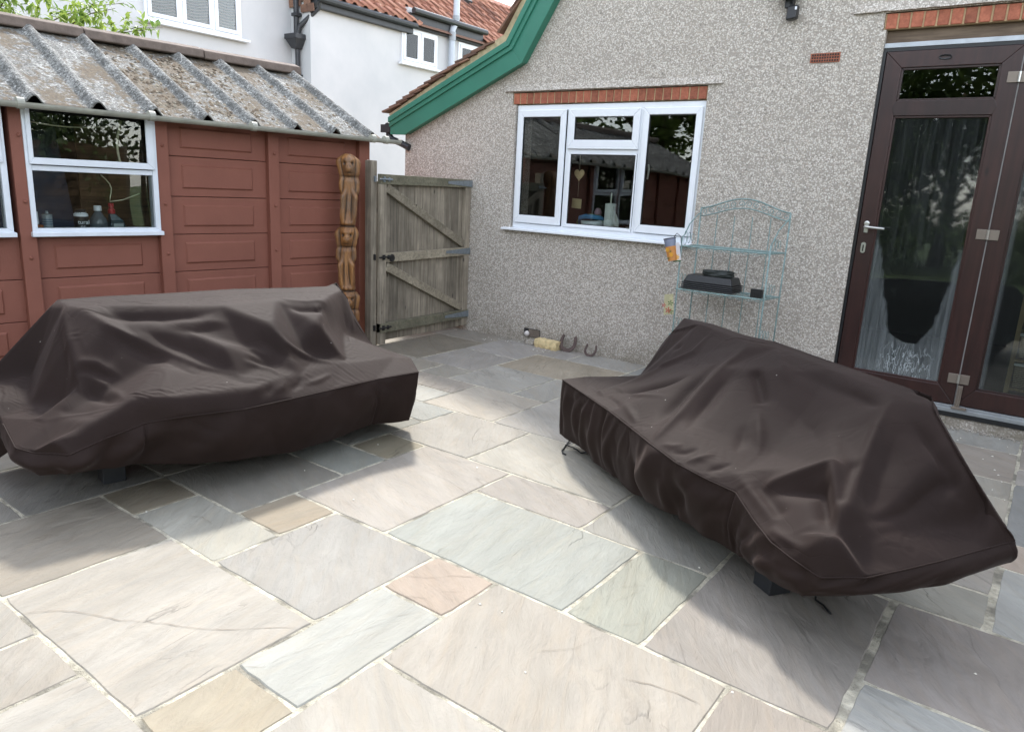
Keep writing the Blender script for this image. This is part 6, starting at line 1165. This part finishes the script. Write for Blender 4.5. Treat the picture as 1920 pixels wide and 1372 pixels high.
# pleats: (arc position, width, outward amount, skew per drop, drop centre, drop spread)
rp = random.Random(21); pR = []; s_ = .04
while s_ < 2.25:
    w_ = rp.uniform(.014, .035); sg_ = 1 if len(pR) % 2 else -1; pR.append((s_, w_, sg_ * rp.uniform(.008, .034), rp.uniform(-.16, .10), rp.uniform(.25, .8), rp.uniform(.22, .5))); s_ += w_ * rp.uniform(1.6, 3.6)
pR += [(2.5, .1, .012, .1, .5, .5), (1.13, .05, .03, -.1, .4, .4)]
pL = [(.3, .10, .02, .25, .5, .5), (.75, .12, .022, .3, .5, .5), (1.2, .12, -.02, .3, .5, .5), (.18, .05, .018, .10, .6, .5), (.40, .06, -.02, .12, .6, .5), (.62, .07, .022, .15, .6, .5), (.85, .06, -.02, .15, .6, .45), (1.10, .08, .024, .18, .6, .45), (1.35, .05, -.02, .15, .5, .45), (1.5, .05, .03, .1, .5, .4), (1.62, .04, -.03, .1, .6, .4), (1.75, .05, .035, .05, .55, .3), (1.86, .03, -.03, .0, .75, .2), (2.0, .05, .02, .02, .5, .4)]
cL, _ = cover('L', 'dark brown waterproof cover over the garden sofa in front of the red shed', 270, 110, pL, 6, (0, .42))
cR, _ = cover('R', 'dark brown waterproof cover over the garden sofa near the glass doors', 280, 110, pR, 7, (0, .50))
sofa((-3.19, 1.10, 0), rad(78), 1.95, .80, (.32, 1.45), .30, 'charcoal framed garden sofa hidden under the cover by the red shed, one foot showing')
sofa((-2.14, 3.46, 0), rad(-34.7), 2.15, .82, (.14, 1.60), .17, 'charcoal framed garden sofa hidden under the cover by the glass doors, one foot showing')
# cords of the cover
def cord(parent, cen_, pts): o = MB().tube(pts, .0045, 6).build('cord', BLACKP, parent, smooth=True); o.location = (-parent.location.x, -parent.location.y, 0)
cord(cR, None, [(-2.10, 3.60, .10), (-2.149, 3.632, .03), (-2.13, 3.55, .008), (-2.107, 3.478, .006), (-2.08, 3.40, .006), (-2.056, 3.369, .006), (-2.03, 3.362, .006)])
cord(cR, None, [(-2.107, 3.478, .014), (-2.06, 3.49, .008), (-2.02, 3.475, .006), (-1.978, 3.445, .006), (-1.93, 3.43, .03)])
cord(cR, None, [(-.52, 2.76, .12), (-.505, 2.735, .03), (-.497, 2.715, .008), (-.465, 2.70, .006), (-.445, 2.675, .006), (-.428, 2.657, .006)])

fn = empty('boarded_fence', (4.6, -2, 0), 0, 'brown overlap boarded garden fence along the right side of the garden', 'fence')
FB = wood('fence_board', (84, 66, 48), (128, 104, 76), .85, 'y')
for k in range(5):
    MB().box(.03, .12, k * 1.83 - .05, k * 1.83 + .05, -.1, 1.85).build('post', OAK, fn)
fbm = MB().hexa([(0, 0, 0), (.02, 0, 0), (.02, 1.76, 0), (0, 1.76, 0)], [(.012, 0, .155), (.02, 0, .155), (.02, 1.76, .155), (.012, 1.76, .155)]).mesh('board', FB)
for k in range(4):
    for i in range(12): inst(fbm, 'board', fn, (-.01, k * 1.83 + .05, .02 + i * .148), (0, 0, 0))
hl = ['tall dark bush behind the near end of the right fence', 'tall dark bush behind the middle of the right fence', 'tall dark bush behind the right fence close to the house', 'tall dark bush at the far end of the right fence']
for i, y in enumerate((-3.2, -.6, 2.0, 4.4)): tag(inst(hg, 'hedge_bush', None, (5.9, y, 1.6), (0, 0, i * 1.7), (.8, 1.15, 1.7)), hl[(0, 1, 3, 2)[i]], 'bush')

fn2 = empty('boarded_fence', (1.75, 5.95, 0), -pi / 2, 'brown overlap boarded fence panel beside the house end wall', 'fence')
for k in range(3): MB().box(.03, .12, k * 1.83 - .05, k * 1.83 + .05, -.1, 1.95).build('post', OAK, fn2)
for k in range(2):
    for i in range(12): inst(fbm, 'board', fn2, (-.01, k * 1.83 + .05, .02 + i * .148), (0, 0, 0))
for x, y, s, lb in ((3.0, 8.0, 1.6, 'tall dark bush behind the fence at the house end'), (5.6, 7.4, 1.7, 'large dark bush in the corner beyond the fence')): tag(inst(hg, 'hedge_bush', None, (x, y, 1.9), (0, 0, x), (s * .8, s * .7, s)), lb, 'bush')
